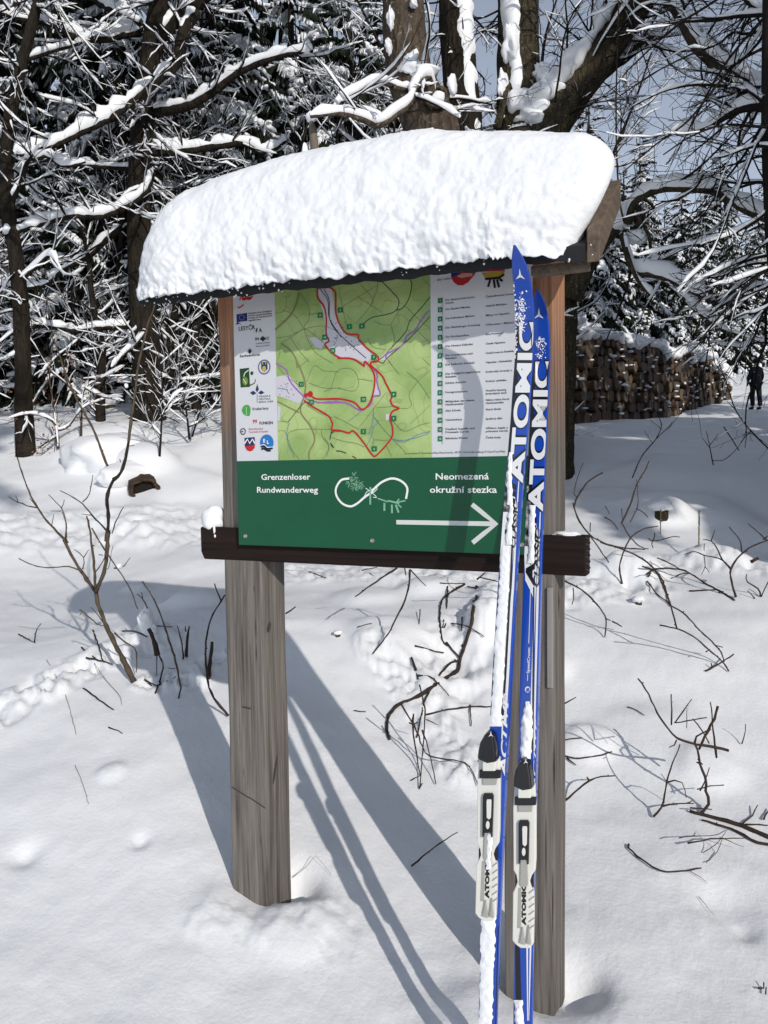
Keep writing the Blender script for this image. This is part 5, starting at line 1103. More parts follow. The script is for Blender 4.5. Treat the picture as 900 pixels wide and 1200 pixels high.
def ptop(s): return np.interp(s/FL, [0, .2, .45, .7, .85, .93, 1], [2.75, 2.65, 2.4, 2.1, 1.7, 1.25, .95])
row = 0
while cnt < 298 and row < 12:
    zr = row*sp*.86; s = (row % 2)*sp*.5
    while s < FL and cnt < 298:
        if zr+sp*.5 < ptop(s)*.95 and s > -.2:
            r = rl.uniform(.125, .195); p = A+fd*(s+rl.uniform(-.03, .03))+nrm*rl.uniform(-.14, .14); z = float(H(p[:1], p[1:])[0])+zr+.13+rl.uniform(-.02, .02)
            o = bpy.data.objects.new('log', rl.choice(LM)); COL.objects.link(o); o.parent = PILE.o
            o.matrix_local = Matrix.Translation(Vector((p[0], p[1], z))-Vector(PILE.loc)) @ XR.to_4x4() @ Matrix.Diagonal((r, r, 2.4, 1)); cnt += 1; tops[int(s/.345)] = max(tops.get(int(s/.345), 0), z+r)
        s += sp*1.0
    row += 1
mb = MB(); zb = float(H(A[:1], A[1:])[0])
for k in sorted(tops):
    for j in range(3):
        p = A+fd*(k*.345+.17)+nrm*(-.15-.75*j); mb.add(*blob((p[0], p[1], tops[k]+.03), (.30, .50, .17+.05*math.sin(k*.7+j)), k+j, .5, 14, 9))
PILE.part(mb, 'snow_blanket', SNOWT)
mb = MB()                                             # snow lodged between the log ends
for k in range(150):
    s = rl.uniform(0, FL); p = A+fd*s+nrm*rl.uniform(-.02, .10); z = float(H(p[:1], p[1:])[0])+rl.uniform(.1, 1)*ptop(s)*.9; mb.add(ICOV*np.array([rl.uniform(.04, .12), .05, rl.uniform(.02, .05)])+np.array([p[0], p[1], z]), ICOF)
tag(PILE.part(mb, 'lodged_snow', SNOWT), kind='stuff')

# ------------------------------------------------------------------ hollow log under the snow, stumps
p, dh = hit(168, 566); HL_ = Thing('hollow_log', p, 'hollow brown log end poking from a snow mound below the left trees', 'log')
ax = norm(np.array([F2[0]*.95-R2[0]*.35, F2[1]*.95-R2[1]*.35, .12])); sx_ = norm(np.cross(ax, [0, 0, 1])); ux = np.cross(sx_, ax)
mb = MB(); n = 22; rr = [17.5*dh/F_PX*(1+.07*math.sin(i*2.3)+.05*math.sin(i*5.1)) for i in range(n)]; V = []; c = p+np.array([0, 0, -.05])-ax*.24
for (dz, sc) in ((1.4, 1.0), (0, 1.02), (-.02, .96), (-.02, .80), (.0, .74), (.6, .70)):
    for i in range(n): a = i*2*PI/n; V.append(c+ax*dz+(sx_*math.cos(a)+ux*math.sin(a)*.85)*rr[i]*sc)
mb.add(V, [(k*n+i, k*n+(i+1) % n, (k+1)*n+(i+1) % n, (k+1)*n+i) for k in range(5) for i in range(n)]); HL_.part(mb, 'log_shell', mat('rotten_wood', (.065, .042, .024), .9, var=(30, (.022, .014, .010), .4, .65), bump=(50, .7, .01)))
mb = MB(); mb.add([c+ax*.05+(sx_*math.cos(i*2*PI/n)+ux*math.sin(i*2*PI/n)*.85)*rr[i]*.76 for i in range(n)], [tuple(range(n))]); HL_.part(mb, 'hollow_shade', mat('hollow_shade_black', (.012, .008, .006), .95))  # near-black disc stands for the shade inside the hollow
mb = MB(); rw = 15.5*dh/F_PX; mb.add(*blob(tuple(c+ax*.66+np.array([0, 0, .07])), (rw*1.75, .62, rw*1.25), 41, .14, 40, 26)); mb.add(*blob(tuple(c+ax*1.3-sx_*.25+np.array([0, 0, .16])), (.62, .6, .32), 43, .2, 36, 22)); HL_.part(mb, 'snow_cap', SNOWF)
for (px, py, lab, w_) in ((775, 603, 'small dark mossy stump under a round snow cap, right of the board on the slope', 9), (128, 478, 'little snow-capped stump at the foot of the trees left of the main left trunk', 8), (748, 708, 'dark bit of a snow-buried stump below the crossbeam end', 5), (396, 745, 'small dark stone or stub in the snow between the two posts', 3.5)):
    p, dh = hit(px, py); r = w_*dh/F_PX; S = Thing('stump', p, lab, 'stump'); mb = MB(); n = 10
    mb.tube([p+[0, 0, -r], p+[0, 0, r*.3], p+[r*.1, 0, r*.9]], [r*.9, r*.85, r*.7], n); mb.v[-1] = mb.v[-1]+rng.normal(0, r*.08, mb.v[-1].shape); S.part(mb, 'wood', BARK_M, smooth=True)
    mb = MB(); mb.add(*blob(tuple(p+np.array([0, 0, r*1.15])), (r*1.5, r*1.5, r*.8), int(px), .3, 22, 14)); S.part(mb, 'snow_cap', SNOW)

# ------------------------------------------------------------------ saplings, brambles and twigs of the foreground
def put_pts(P, zb, lift=.012, slope=0.0):
    out = []
    for i, (x, y) in enumerate(P):
        _, tg = hit(x, y, True); out.append(atz(x, y, min(zb+slope*i, tg-lift)))
    return np.array(out)
CA = lambda p: T(0, 600, 3.214, p)
CB = lambda p: T(0, 380, 3.4615, p)
CC = lambda p: T(330, 650, 3.214, p)
CD = lambda p: T(640, 540, 3.4615, p)
CE = lambda p: T(640, 780, 2.857, p)
def shrub(name, cat, label, base, lines, m=TWIG, taper=True, group=None, knots=True, snow=None):
    """lines: (pixel polyline, width px at start, width px at end, depth offset)"""
    bp, zb = hit(*base); t = Thing(name, bp, label, cat, group)
    for k, q in enumerate(lines):
        P = put_pts(q[0], zb+(q[3] if len(q) > 3 else 0)); w0, w1 = q[1]*.42*zb/F_PX, q[2]*.36*zb/F_PX
        Q, r = resamp(P, np.linspace(w0, w1, len(P)), .025)
        Q = Q+rng.normal(0, .0010, Q.shape); mb = MB(); mb.tube(Q, r*(1+.12*rng.normal(0, 1, len(r))).clip(.7, 1.5), 6)
        if knots:
            for i in range(3, len(Q)-1, 5):
                if rng.random() < .6: d = norm(rng.normal(0, 1, 3)+[0, 0, .5]); mb.tube([Q[i], Q[i]+d*r[i]*2.4], [r[i]*.9, r[i]*.5], 5)
        t.part(mb, 'stem' if q[1] >= 5 else 'twig', m)
        if snow and k in snow: mb = MB(); snowcap(mb, Q, r, snow[k], 6, .1); t.part(mb, 'snow_cover', SNOW)
    return t, zb
s1, zb = shrub('sapling', 'sapling', 'leafless forked brown sapling rising from the snow left of the board', (157, 797), [
    (CA([(505, 640), (450, 530), (400, 430), (370, 345), (360, 300)]), 7.5, 6), (CA([(360, 300), (300, 215), (240, 105)])+CB([(280, 890), (210, 820), (150, 740), (105, 650), (70, 540)]), 4.5, 2.2, .05),
    (CA([(362, 300), (395, 210), (410, 60)])+CB([(430, 890), (440, 790), (434, 700), (460, 630)]), 5.5, 5, -.02), (CB([(460, 630), (492, 600), (512, 530), (522, 470), (530, 400), (545, 300), (560, 180), (585, 60), (600, 0)])+[(176, 372), (184, 350), (190, 330)], 5, 2.2, -.05),
    (CA([(360, 285), (350, 160), (335, 50), (325, 15)]), 3.5, 2.5, -.03), (CA([(295, 218), (250, 205), (170, 210), (110, 195), (70, 175)]), 2.2, 1.5, -.05), (CA([(245, 100), (250, 50), (235, 0)]), 2, 1.4, .05),
    (CB([(430, 835), (370, 770), (325, 720), (245, 675)]), 2.4, 1.5, .0), (CB([(335, 720), (362, 690), (377, 612)]), 2, 1.3), (CB([(370, 775), (330, 770)]), 1.5, 1), (CB([(435, 575), (380, 430), (320, 320), (270, 210), (220, 60)]), 3.6, 2.2, .1),
    (CB([(455, 850), (470, 800), (500, 742)]), 1.8, 1.2), (CB([(152, 745), (110, 735), (65, 718), (35, 700)]), 1.8, 1.2), (CB([(150, 742), (120, 705)]), 1.4, 1), (CB([(72, 725), (62, 695)]), 1.4, 1), (CB([(270, 865), (268, 800), (248, 745), (198, 692)]), 1.8, 1.2), (CB([(250, 745), (262, 712)]), 1.3, 1), (CB([(248, 758), (205, 757)]), 1.2, 1), (CB([(210, 815), (218, 770)]), 1.2, 1),
    (CA([(405, 425), (370, 425), (330, 390), (300, 368)]), 2, 1.6), (CA([(395, 425), (370, 390), (342, 358)]), 1.8, 1.2), (CA([(310, 380), (300, 390)]), 1.4, 1), (CA([(430, 455), (470, 490), (510, 515), (515, 560), (512, 605)]), 2.4, 1.6), (CA([(360, 225), (385, 190), (400, 160)]), 1.6, 1.2), (CA([(345, 60), (380, 120), (440, 210), (490, 290), (518, 365)]), 2.2, 1.5, -.08), (CA([(372, 160), (390, 165)]), 1.5, 1.2), (CA([(430, 212), (465, 205), (490, 172)]), 2, 1.3), (CA([(395, 220), (408, 215), (425, 130)]), 1.3, .9), (CB([(545, 492), (520, 495)]), 1.2, .9), (CB([(490, 560), (486, 545)]), 1.2, .9), (CA([(312, 215), (315, 170), (280, 140)]), 1.5, 1), (CA([(315, 172), (333, 140)]), 1.2, 1)], m=SAPB)
mb = MB(); mb.add(*blob(tuple(atz(140, 663, zb-.05)), (.012, .02, .015), 51, .3, 12, 8)); mb.add(*blob(tuple(atz(148, 452+0, zb)), (.01, .01, .012), 52, .3, 12, 8)); s1.part(mb, 'snow_cover', SNOW)
shrub('cut_stump_shoots', 'shrub', 'clump of cut dark shoots under a leaning snow lump, left of the left post', (192, 790), [
    (CA([(592, 540), (582, 490), (560, 440)]), 8, 6), (CA([(600, 640), (615, 580), (598, 540)]), 2.6, 2), (CA([(585, 680), (595, 655), (605, 640)]), 2.4, 2), (CA([(545, 630), (590, 655), (632, 635)]), 2.2, 1.8), (CA([(560, 645), (572, 655)]), 2, 1.5), (CA([(460, 448), (510, 450), (555, 470)]), 2.2, 2.4), (CA([(555, 365), (540, 330), (515, 310)]), 2, 1.5), (CA([(538, 325), (533, 302)]), 1.6, 1.2), (CA([(590, 430), (650, 432)]), 1.8, 1.5), (CA([(590, 540), (590, 615)]), 1.6, 1.2)], m=TWIGF)
p, zz = hit(180, 742); mb = MB(); c = atz(171, 729, zz-.12); mb.add(*blob(tuple(c), (.040, .04, .070), 61, .35, 26, 18)); mb.add(*blob(tuple(atz(179, 738, zz-.12)), (.025, .03, .03), 62, .4, 20, 14)); tag(mb.build('snow_lump', SNOW), 'upright lump of snow clinging to the cut shoots left of the left post', 'snow')
shrub('whip_shoot', 'shoot', 'long bare brown shoot leaning left, just right of the cut shoots', (210, 815), [(CA([(672, 700), (680, 655), (660, 560), (620, 430), (580, 330), (535, 260)]), 3.2, 2), (CA([(662, 620), (650, 628)]), 1.6, 1.2), (CA([(660, 590), (632, 588)]), 1.4, 1)], m=SAPB)
shrub('whip_shoot', 'shoot', 'bowed dark shoot curving close along the left edge of the left post', (268, 842), [(CA([(860, 768), (800, 690), (778, 600), (775, 500), (795, 400), (848, 312)]), 3.4, 2.4), (CA([(835, 340), (820, 305), (808, 270)]), 2.4, 1.6)], m=TWIGF)
shrub('cut_stub', 'stub', 'short thick cut stub standing beside the bowed shoot at the left post', (246, 790), [(CA([(785, 625), (792, 560), (800, 490)]), 7, 5)], m=TWIGF)
shrub('cut_stub', 'stub', 'pair of short dark cut stubs, right of the leaning brown shoot', (218, 768), [(CA([(700, 545), (706, 480), (712, 430)]), 5, 2.5), (CA([(700, 450), (698, 430)]), 2, 1.5), (CA([(690, 555), (682, 480), (668, 428)]), 2.4, 1.5)], m=TWIGF)
for lab, ln, w0 in (('small y-shaped twig lying alone near the left edge of the photo', [CA([(70, 460), (130, 492)]), CA([(130, 492), (135, 450), (155, 420)])], 1.8), ('pair of crossed twigs below the fork of the sapling', [CA([(350, 445), (370, 500), (388, 560)]), CA([(325, 548), (380, 560), (425, 575)]), CA([(307, 510), (358, 550)])], 2.2),
                    ('straight dark stick lying on the snow left of the sapling foot', [CA([(313, 662), (370, 705), (427, 745)])], 2.4), ('short dark stick, lowest of those below the sapling', [CA([(410, 810), (462, 832)])], 1.8), ('pale grass stalk arching down at the far left', [CA([(175, 555), (210, 620), (250, 700), (270, 770), (288, 838)])], .9), ('pale grass stalk curving beside the sapling foot', [CA([(355, 570), (400, 635), (450, 690), (458, 725)])], .9),
                    ('short straight stick in the shadow between the posts', [[(482, 1015), (510, 992), (537, 975)]], 2.4), ('thin curved straw by the foot of the left post', [[(343, 1028), (360, 1015), (370, 1003), (388, 1025)]], .8), ('tiny straw on the open snow left of the left post', [[(88, 897), (96, 915), (104, 942)]], .8),
                    ('thin branch curve lying on its own right of the right post', [CE([(275, 597), (280, 615), (330, 655), (380, 685), (440, 690), (520, 677)])], 3), ('forked end of a twig poking out behind the right post', [CE([(60, 250), (100, 243), (122, 243)]), CE([(60, 128), (100, 106)])], 2),
                    ('bent twig reaching out from behind the right post', [CE([(55, 300), (110, 310), (180, 300), (222, 288)]), CE([(70, 310), (100, 333)])], 2.4), ('long rising twig below the bent one at the right post', [CE([(60, 455), (100, 420), (145, 385), (180, 373), (230, 368)]), CE([(145, 385), (137, 374)])], 3),
                    ('little stick lying in the snow far right of the post', [CE([(272, 138), (300, 148), (330, 167)])], 1.8), ('twig bit jutting up near the right edge of the photo', [CE([(655, 262), (665, 230), (668, 195)])], 1.8), ('small dark seed stub at the lower right edge', [CE([(712, 1080), (735, 1075), (728, 1060)]), CE([(735, 1100), (735, 1075)])], 2.5),
                    ('hair-thin straw on the snow at the lower right', [CE([(513, 773), (560, 835)])], .9), ('thin forked straw under the curved branch', [CE([(480, 688), (520, 710), (542, 728)])], 1), ('short dark stick on the snow at the top between the posts', [CC([(105, 65), (168, 88)])], 2), ('small dark stick just right of the left post', [CC([(15, 222), (52, 196)])], 2.6), ('single stick in the middle of the snow between the posts', [CC([(285, 272), (338, 258)])], 1.8), ('short twig in the post shadow between the posts', [CC([(272, 587), (318, 592)])], 1.6)):
    shrub('twig', 'twig', lab, ln[0][0], [(q, w0, w0*.7) for q in ln], m=TWIGF if w0 > 1.2 else mat('straw', (.22, .17, .10), .8), knots=w0 > 1.2)
shrub('bramble', 'bramble', 'long thick bramble arching down between the posts, its bent end pointing at the ground', (547, 690), [
    (CC([(735, 120), (735, 160), (722, 200), (712, 270), (690, 340), (672, 400), (665, 435)]), 4.5, 4.5, .05), (CC([(665, 435), (620, 465), (560, 505), (500, 540), (450, 560), (410, 595), (395, 640), (405, 695)]), 4.5, 3.2), (CC([(665, 430), (672, 400), (640, 405)]), 3.5, 2.5), (CC([(620, 330), (640, 355), (670, 385)]), 2.2, 2), (CC([(690, 110), (640, 140), (605, 170), (595, 230), (600, 290), (607, 325), (625, 345)]), 3, 2), (CC([(625, 120), (622, 190), (605, 275)]), 2.4, 1.8), (CC([(612, 275), (620, 258)]), 2, 1.5), (CC([(700, 120), (735, 125)]), 2.4, 2), (CC([(640, 405), (600, 445), (560, 510), (535, 560), (520, 640), (510, 690)]), 2.4, 1.6)], m=TWIGF)
shrub('bramble', 'bramble', 'hanging tangle of thin bramble shoots in the middle of the snow between the posts', (520, 900), [
    (CC([(450, 560), (470, 600), (495, 635)]), 3, 2.6), (CC([(495, 600), (495, 660), (510, 760), (522, 830)]), 3, 1.8), (CC([(520, 490), (535, 560), (540, 620), (530, 760), (520, 880)]), 2.6, 1.8), (CC([(500, 640), (515, 680), (545, 750), (600, 768), (680, 780), (715, 810), (740, 870)]), 2.4, 1.8), (CC([(530, 660), (555, 740), (583, 865)]), 2.2, 1.6), (CC([(488, 850), (522, 832)]), 1.5, 1), (CC([(545, 620), (590, 642)]), 1.6, 1), (CC([(520, 880), (530, 860)]), 1.8, 1.4), (CC([(480, 632), (500, 640), (512, 632)]), 2.4, 2)], m=TWIGF)
shrub('bramble', 'bramble', 'slim forked shoots descending from under the crossbeam, left of the thick bramble', (438, 765), [
    (CC([(483, 55), (480, 110), (462, 180), (430, 240), (400, 300), (343, 373)]), 3, 2), (CC([(435, 50), (380, 85), (330, 120), (277, 158)]), 3.4, 2), (CC([(483, 55), (510, 85), (543, 118)]), 2, 1.4), (CC([(300, 58), (360, 48)]), 1.8, 1.4), (CC([(462, 50), (470, 78)]), 2, 1.5), (CC([(330, 68), (345, 80)]), 1.5, 1)], m=TWIGF)
shrub('bramble', 'bramble', 'crossing thin sticks beneath the top of the thick bramble', (530, 720), [(CC([(595, 108), (690, 108)]), 2, 1.6), (CC([(740, 85), (790, 95), (835, 108)]), 2.2, 1.8), (CC([(735, 95), (765, 68)]), 3, 2), (CC([(640, 258), (700, 270), (762, 307)]), 2, 1.4), (CC([(680, 235), (678, 285)]), 2.4, 2), (CC([(503, 343), (560, 358), (612, 370)]), 2.4, 1.8), (CC([(522, 208), (518, 260)]), 1.8, 1.3), (CC([(488, 388), (505, 430), (513, 468)]), 3, 2.4), (CC([(515, 455), (560, 460), (590, 485), (630, 530)]), 2.2, 1.2), (CC([(545, 603), (620, 585), (710, 573), (790, 573)]), 2, 1.8), (CC([(710, 565), (714, 645)]), 1.8, 1.2)], m=TWIGF)
RB = 'long bare shrub shoots arching over the slope right of the crossbeam'
shrub('bramble', 'bramble', 'long forked shoot sweeping from beside the post across the slope right of the crossbeam', (795, 785), [
    (CD([(230, 48), (170, 85), (125, 150), (118, 200), (155, 275), (215, 325), (300, 355), (380, 390), (440, 440), (470, 500), (500, 570), (520, 640), (530, 680)]), 2.2, 3), (CD([(125, 150), (112, 130), (130, 60), (150, 10)]), 1.8, 1.2), (CD([(108, 170), (130, 240), (160, 280), (210, 350), (255, 412)]), 2, 2), (CD([(180, 250), (178, 290)]), 1.6, 1.4), (CD([(220, 330), (300, 352), (400, 358)]), 3, 2), (CD([(460, 668), (530, 680), (600, 715), (670, 775), (720, 820), (740, 853)]), 2.2, 2.8), (CD([(500, 585), (560, 620), (620, 685), (690, 750), (715, 790), (722, 815)]), 2.6, 2), (CD([(648, 853), (700, 825), (762, 785)]), 2.4, 2), (CD([(685, 748), (717, 757)]), 1.6, 1.2), (CD([(670, 820), (672, 838)]), 2, 1.6), (CD([(648, 775), (665, 765)]), 1.5, 1)], m=TWIGF)
shrub('bramble', 'bramble', 'bowed shoot rising in a loop out of the mound right of the post', (728, 682), [(CD([(308, 500), (298, 440), (310, 380), (345, 310), (400, 275), (455, 265)]), 3, 1.8), (CD([(310, 258), (340, 310), (385, 350), (415, 358)]), 2, 1.6), (CD([(238, 228), (270, 250), (292, 278)]), 2.2, 1.8), (CD([(240, 182), (258, 215)]), 1.6, 1.3), (CD([(305, 255), (340, 180), (370, 90), (400, 40), (418, 0)]), 3, 1.6), (CD([(305, 195), (310, 240)]), 1.6, 1.2), (CD([(340, 250), (370, 190), (372, 130), (366, 75)]), 1.6, 1), (CD([(365, 195), (390, 205), (412, 228)]), 2, 1.6)], m=TWIG)
shrub('bramble', 'bramble', 'criss-crossing shoots in the middle of the right-hand slope', (783, 620+60), [
    (CD([(390, 428), (440, 445), (470, 480), (490, 540), (505, 590)]), 2.6, 2.2), (CD([(408, 460), (450, 438), (540, 440), (590, 460), (650, 500), (700, 525), (765, 565)]), 2.6, 2.6), (CD([(450, 393), (500, 415), (545, 440)]), 2.2, 2), (CD([(525, 470), (560, 455), (590, 460)]), 2, 1.6), (CD([(410, 488), (450, 540), (500, 580)]), 2, 1.6), (CD([(412, 315), (435, 325), (470, 320), (510, 308), (542, 308)]), 2, 1.4), (CD([(440, 292), (438, 320), (425, 330), (435, 355)]), 1.8, 1.4), (CD([(580, 528), (690, 523)]), 2.4, 2), (CD([(700, 535), (720, 528)]), 2.2, 1.6), (CD([(415, 470), (425, 455)]), 2, 1.5)], m=TWIGF)
shrub('bramble', 'bramble', 'branching bare shoot standing up at the right edge of the slope', (862, 700), [
    (CD([(770, 553), (752, 490), (750, 440), (780, 390), (830, 350), (900, 322)]), 3.2, 2.4), (CD([(750, 440), (710, 400), (650, 385), (600, 368), (560, 380)]), 2.6, 1.6), (CD([(752, 440), (715, 400), (690, 350), (670, 325), (635, 320)]), 2.4, 1.6), (CD([(795, 370), (785, 320), (760, 290), (742, 268)]), 2.2, 1.4), (CD([(670, 325), (685, 280)]), 2, 1.5), (CD([(640, 385), (645, 430), (630, 462)]), 1.6, 1), (CD([(645, 430), (662, 452)]), 1.3, 1), (CD([(870, 550), (860, 520), (815, 490), (812, 460)]), 2.4, 1.6), (CD([(872, 550), (900, 490)]), 2.4, 2), (CD([(845, 558), (815, 525)]), 1.8, 1.4), (CD([(832, 410), (860, 395)]), 6, 4), (CD([(895, 325), (870, 300), (820, 255)]), 2, 1.2), (CD([(880, 320), (900, 305)]), 2, 1.6), (CD([(640, 335), (640, 365)]), 1.6, 1.2)], m=TWIGF)
shrub('bramble', 'bramble', 'twig hanging out from under the right end of the crossbeam', (708, 745), [(CD([(75, 487), (130, 515), (180, 555), (220, 600), (243, 640), (242, 680), (237, 715)]), 2.8, 1.8), (CD([(110, 515), (112, 560), (105, 585)]), 1.8, 1.4), (CD([(243, 640), (262, 648)]), 2, 1.5), (CD([(268, 650), (308, 672)]), 2.2, 1.8)], m=TWIGF)
shrub('fallen_branch', 'branch', 'dark many-forked fallen branch running in from the right edge, lower right', (808, 952), [
    (CE([(760, 580), (700, 555), (640, 530), (560, 508), (518, 497), (480, 487)]), 6, 4.5), (CE([(760, 600), (700, 590), (640, 555), (580, 535), (520, 515)]), 4, 2.6), (CE([(518, 497), (545, 460), (535, 420), (535, 380), (515, 330), (510, 290), (498, 262)]), 4.5, 4), (CE([(498, 262), (500, 240), (520, 228), (550, 212)]), 3.5, 2.4), (CE([(612, 286), (560, 272), (498, 262), (440, 243), (410, 212), (370, 155), (340, 90), (307, 42)]), 4, 2.6), (CE([(420, 200), (420, 150), (419, 95)]), 3, 2), (CE([(438, 248), (428, 268), (412, 271)]), 2.2, 1.6), (CE([(512, 280), (530, 240), (560, 180), (575, 135)]), 3.6, 4), (CE([(570, 310), (562, 230), (550, 122)]), 3.4, 2), (CE([(548, 260), (520, 215), (490, 178)]), 2, 1.5), (CE([(430, 192), (470, 186), (538, 173)]), 2, 1.6), (CE([(430, 192), (460, 150), (487, 112)]), 2.2, 1.6), (CE([(516, 418), (535, 380), (547, 340)]), 2, 1.5), (CE([(505, 415), (540, 405), (595, 397)]), 2, 1.6), (CE([(522, 330), (508, 312)]), 2, 1.5), (CE([(655, 533), (690, 500), (708, 465)]), 2.4, 1.8), (CE([(665, 533), (760, 535)]), 2, 1.5), (CE([(470, 210), (472, 140)]), 1.2, .8), (CE([(727, 515), (748, 480)]), 2.4, 2)], m=TWIGF)
shrub('fallen_branch', 'branch', 'thinner zigzag branch standing in the snow left of the big fallen branch', (765, 958), [(CE([(358, 508), (388, 470), (402, 400), (415, 350), (447, 265)]), 3.4, 2), (CE([(388, 470), (440, 463), (492, 460)]), 2.6, 1.8), (CE([(470, 462), (490, 452)]), 2, 1.4), (CE([(480, 475), (553, 480)]), 2, 1.6), (CE([(404, 392), (440, 382), (460, 400), (470, 442)]), 2, 1.4)], m=TWIGF)
shrub('fallen_branch', 'branch', 'fan of thin pale twigs under the big fallen branch', (845, 1000), [(CE([(445, 578), (480, 570), (560, 570), (600, 550)]), 1.6, 1), (CE([(475, 595), (560, 580), (680, 577)]), 2.2, 1.4), (CE([(525, 625), (570, 595), (605, 552)]), 1.2, .8), (CE([(535, 660), (575, 620), (590, 575)]), 1.2, .8), (CE([(580, 575), (660, 607)]), 1.2, .8)], m=TWIG)
shrub('sprig', 'shoot', 'slender branched shoot standing in the shade near the log pile', (748, 585), [([(741, 560), (752, 535), (768, 515), (775, 498), (768, 480)], 2.0, 1.2), ([(768, 515), (784, 500), (788, 494)], 1.5, 1), ([(775, 503), (760, 490)], 1.2, .8), ([(765, 520), (755, 505)], 1.2, .8)], m=TWIG)
shrub('sprig', 'shoot', 'thin sprig capped with snow in the shade right of centre', (836, 548), [([(836, 545), (832, 525), (828, 505)], 1.8, 1.2), ([(832, 525), (822, 512)], 1.3, .8), ([(832, 522), (842, 508)], 1.3, .8), ([(848, 500), (858, 515), (866, 528)], 2.0, 1.6), ([(835, 540), (850, 538), (868, 520), (876, 500)], 1.2, .8)], m=TWIG)
shrub('sprig', 'shoot', 'arched bare bramble crossing the shade at the right edge', (900, 540), [([(905, 530), (880, 505), (862, 480), (850, 445), (840, 420)], 2.4, 1.6), ([(862, 480), (852, 470)], 1.5, 1), ([(880, 505), (868, 518)], 1.5, 1)], m=TWIG)
for k, (x, y, y2) in enumerate(((774, 597, 625), (819, 598, 640))): shrub('stalk', 'stalk', ('pale dry stalk with a dark head in front of the mossy stump', 'pale dry upright stalk right of the mossy stump')[k], (x, y2), [([(x, y2), (x+.4, y)], 1.6, 2.4)], m=mat('straw', (.22, .17, .10), .8), knots=False)

# small beech shoots that kept their brown leaves, left edge
def leafy(label, base, lines, nleaf, seed):
    bp, zb = hit(*base); t = Thing('beech_shoot', bp, label, 'shoot', 'leafy beech shoots under the left trees'); r = np.random.default_rng(seed); lf = MB(); sn = MB(); tw = MB()
    for q, w in lines:
        P = np.array([atz(x, y, zb+.15*math.sin(x*.3+seed)) for x, y in q]); Q, rr = resamp(P, np.linspace(w/2*zb/F_PX, .003, len(P)), .06); tw.tube(Q, rr, 5); snowcap(sn, Q, rr, .028, 5, .25)
        side = MB(); side_kids(Q, rr, 7, tw, sn, (.15, .5), 0, .02, up=.1)
        for k in range(nleaf):
            i = r.integers(len(Q)//4, len(Q)); p = Q[i]+r.normal(0, .05, 3); a = norm(r.normal(0, 1, 3)+[0, 0, -.6]); b = norm(np.cross(a, r.normal(0, 1, 3))); L = r.uniform(.025, .05); u = np.cross(a, b)
            lf.add([p, p+a*L*.45+b*L*.32+u*L*.06, p+a*L, p+a*L*.45-b*L*.32+u*L*.06, p+a*L*.5-u*L*.10], [(0, 1, 4), (1, 2, 4), (2, 3, 4), (3, 0, 4)])
    t.part(tw, 'stem', TWIG); o = t.part(lf, 'leaves', LEAF); tag(o, kind='stuff'); t.part(sn, 'snow_cover', SNOWT)
leafy('brown-leaved beech shoot at the foot of the slim left-edge tree', (35, 500), [([(38, 498), (32, 470), (20, 440), (8, 420)], 4), ([(34, 480), (50, 455), (62, 440), (80, 452)], 3), ([(30, 468), (36, 430), (30, 395), (40, 370)], 3), ([(25, 450), (8, 455), (-8, 448)], 3)], 26, 1)
leafy('low brown-leaved beech branch hanging over the snow at the left', (62, 530), [([(68, 525), (66, 500), (55, 490), (35, 485), (10, 490)], 4), ([(66, 505), (80, 500), (95, 480), (110, 470)], 3), ([(66, 512), (52, 520), (45, 525)], 3), ([(68, 520), (62, 470), (58, 440), (62, 400), (55, 350)], 3)], 24, 2)
leafy('leafy twiggy beech shoot in front of the main left trunk', (98, 520), [([(95, 515), (96, 480), (100, 455), (125, 440), (150, 425)], 3), ([(98, 470), (82, 455), (75, 430), (85, 400)], 3), ([(100, 455), (120, 465), (145, 470)], 3)], 14, 3)
for lab, base, lines in (('fine bare shrub right of the main left trunk', (188, 535), [([(187, 535), (189, 500), (190, 450), (186, 410), (190, 370)], 3), ([(189, 490), (200, 470), (215, 455)], 2), ([(188, 510), (175, 495), (168, 480)], 2)]), ('tangle of thin snowy shoots left of the left post, under the trees', (225, 520), [([(222, 515), (218, 480), (210, 440), (215, 400)], 3), ([(225, 512), (235, 480), (245, 450), (240, 410)], 2.5), ([(222, 500), (240, 490), (255, 470)], 2), ([(220, 490), (200, 470), (185, 450)], 2)])):
    bp, zb = hit(*base); t = Tree('twiggy_shrub', bp, lab, 'shrub', m=TWIG)
    for q, w in lines:
        P = np.array([atz(x, y, zb) for x, y in q]); Q, rr = resamp(P, np.linspace(w/2*zb/F_PX, .003, len(P)), .06); t.tw.tube(Q, rr, 5); snowcap(t.sn, Q, rr, .03, 5, .2); side_kids(Q, rr, 12, t.tw, t.sn, (.2, .6), 1, .02, up=.1, kids=.7)
    t.finish()

# ------------------------------------------------------------------ walker in dark clothes beyond the log pile
def skin(name, V, E, R, m, parent, root=0, sub=2):
    me = bpy.data.meshes.new(name); bm = bmesh.new(); lay = bm.verts.layers.skin.verify(); vs = []
    for i, v in enumerate(V):
        b = bm.verts.new(v); r = R[i]; b[lay].radius = (r, r) if not isinstance(r, tuple) else r; b[lay].use_root = (i == root); vs.append(b)
    for a, b in E: bm.edges.new((vs[a], vs[b]))
    bm.to_mesh(me); bm.free(); o = bpy.data.objects.new(name, me); COL.objects.link(o); o.parent = parent; o.modifiers.new('skin', 'SKIN').use_smooth_shade = True
    s = o.modifiers.new('sub', 'SUBSURF'); s.levels = s.render_levels = sub; me.materials.append(m); return o
pp = dl(27, (884.5-450)/F_PX*27); pz = float(H(pp[:1], pp[1:])[0]); PER = empty('person', (pp[0], pp[1], pz)); PER.rotation_euler = (0, 0, YAW+PI+.25)
tag(PER, 'walker in a dark jacket and black trousers standing in the shade beyond the log pile', 'person')
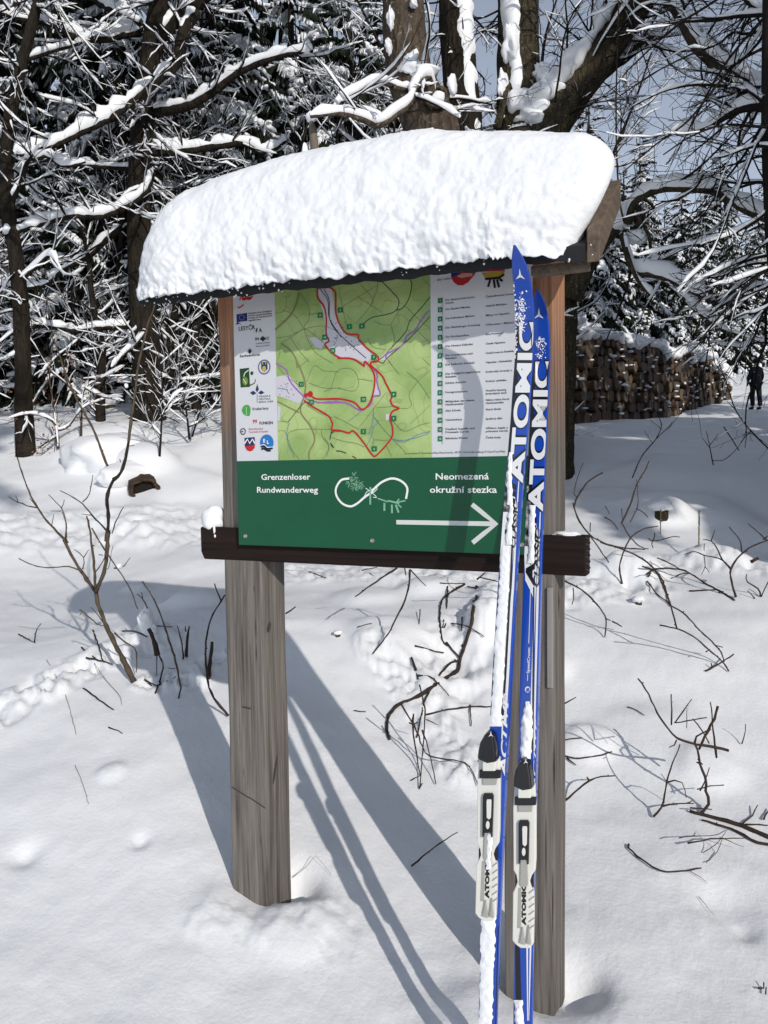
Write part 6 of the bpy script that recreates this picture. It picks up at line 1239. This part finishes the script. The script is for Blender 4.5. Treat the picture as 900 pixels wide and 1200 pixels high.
SKIN_M = mat('skin', (.42, .24, .17), .55); JK = mat('jacket_navy', (.012, .014, .026), .7); TR = mat('trousers_black', (.008, .008, .009), .8); BT = mat('boots', (.02, .016, .013), .6); CP = mat('cap_black', (.012, .012, .014), .8)
skin('body', [(0, 0, .95), (0, .0, 1.15), (0, .01, 1.38), (0, 0, 1.50), (0, -.015, 1.62), (.17, .01, 1.40), (.25, .0, 1.15), (.24, -.10, .93), (-.17, .01, 1.40), (-.25, .0, 1.15), (-.24, -.08, .92), (.10, 0, .88), (.12, -.02, .48), (.13, .02, .08), (-.10, 0, .88), (-.13, .02, .48), (-.15, .05, .08)],
     [(0, 1), (1, 2), (2, 3), (3, 4), (2, 5), (5, 6), (6, 7), (2, 8), (8, 9), (9, 10), (0, 11), (11, 12), (12, 13), (0, 14), (14, 15), (15, 16)], [.13, .12, .13, .055, .095, .06, .04, .03, .06, .04, .03, .085, .055, .04, .085, .055, .04], SKIN_M, PER)
skin('jacket', [(0, 0, .82), (0, 0, .98), (0, .0, 1.2), (0, .01, 1.38), (0, 0, 1.47), (.18, .01, 1.39), (.265, .0, 1.15), (.25, -.09, .97), (-.18, .01, 1.39), (-.265, .0, 1.15), (-.25, -.07, .96)], [(0, 1), (1, 2), (2, 3), (3, 4), (3, 5), (5, 6), (6, 7), (3, 8), (8, 9), (9, 10)], [(.21, .16), (.20, .155), (.19, .15), (.17, .13), .085, .085, .07, .055, .085, .07, .055], JK, PER)
skin('trousers', [(0, 0, .90), (.105, 0, .84), (.125, -.02, .48), (.13, .02, .10), (-.105, 0, .84), (-.135, .02, .48), (-.155, .05, .10)], [(0, 1), (1, 2), (2, 3), (0, 4), (4, 5), (5, 6)], [.15, .11, .085, .075, .11, .085, .075], TR, PER)
for s_, yy in ((.13, 0.02), (-.155, .05)): skin('boot', [(s_, yy+.03, .06), (s_, yy-.08, .05), (s_*1.1, yy-.18, .04)], [(0, 1), (1, 2)], [.055, .05, .04], BT, PER)
mb = MB(); mb.add(*blob((0, -.01, 1.685), (.105, .115, .085), 71, .06, 20, 14)); o = mb.build('cap', CP, PER)
for s_ in (-1, 1):
    mb = MB(); hx, hy, hz = s_*.245, -.10 if s_ > 0 else -.08, .91
    mb.tube([(hx, hy, hz+.03), (hx, hy-.01, hz-.03)], [.032, .036], 8)
    for k in range(4): mb.tube([(hx+(-.024+.016*k), hy-.012, hz-.03), (hx+(-.026+.017*k), hy-.03, hz-.075), (hx+(-.022+.015*k), hy-.05, hz-.10+.006*abs(k-1.5))], [.0095, .009, .007], 6)
    mb.tube([(hx-s_*.028, hy-.02, hz), (hx-s_*.045, hy-.045, hz-.035)], [.011, .009], 6); mb.build('glove', CP, PER)
for s_ in (-1, 1):
    mb = MB(); hx = s_*.245; b = np.array([hx*1.25, -.28, .02]); mb.tube([(hx, -.12, .93), b], [.007, .006], 6); P_ = b*Vector((1, 1, 1)) if False else b
    o = mb.build('walking_pole', BLACKP, PER)
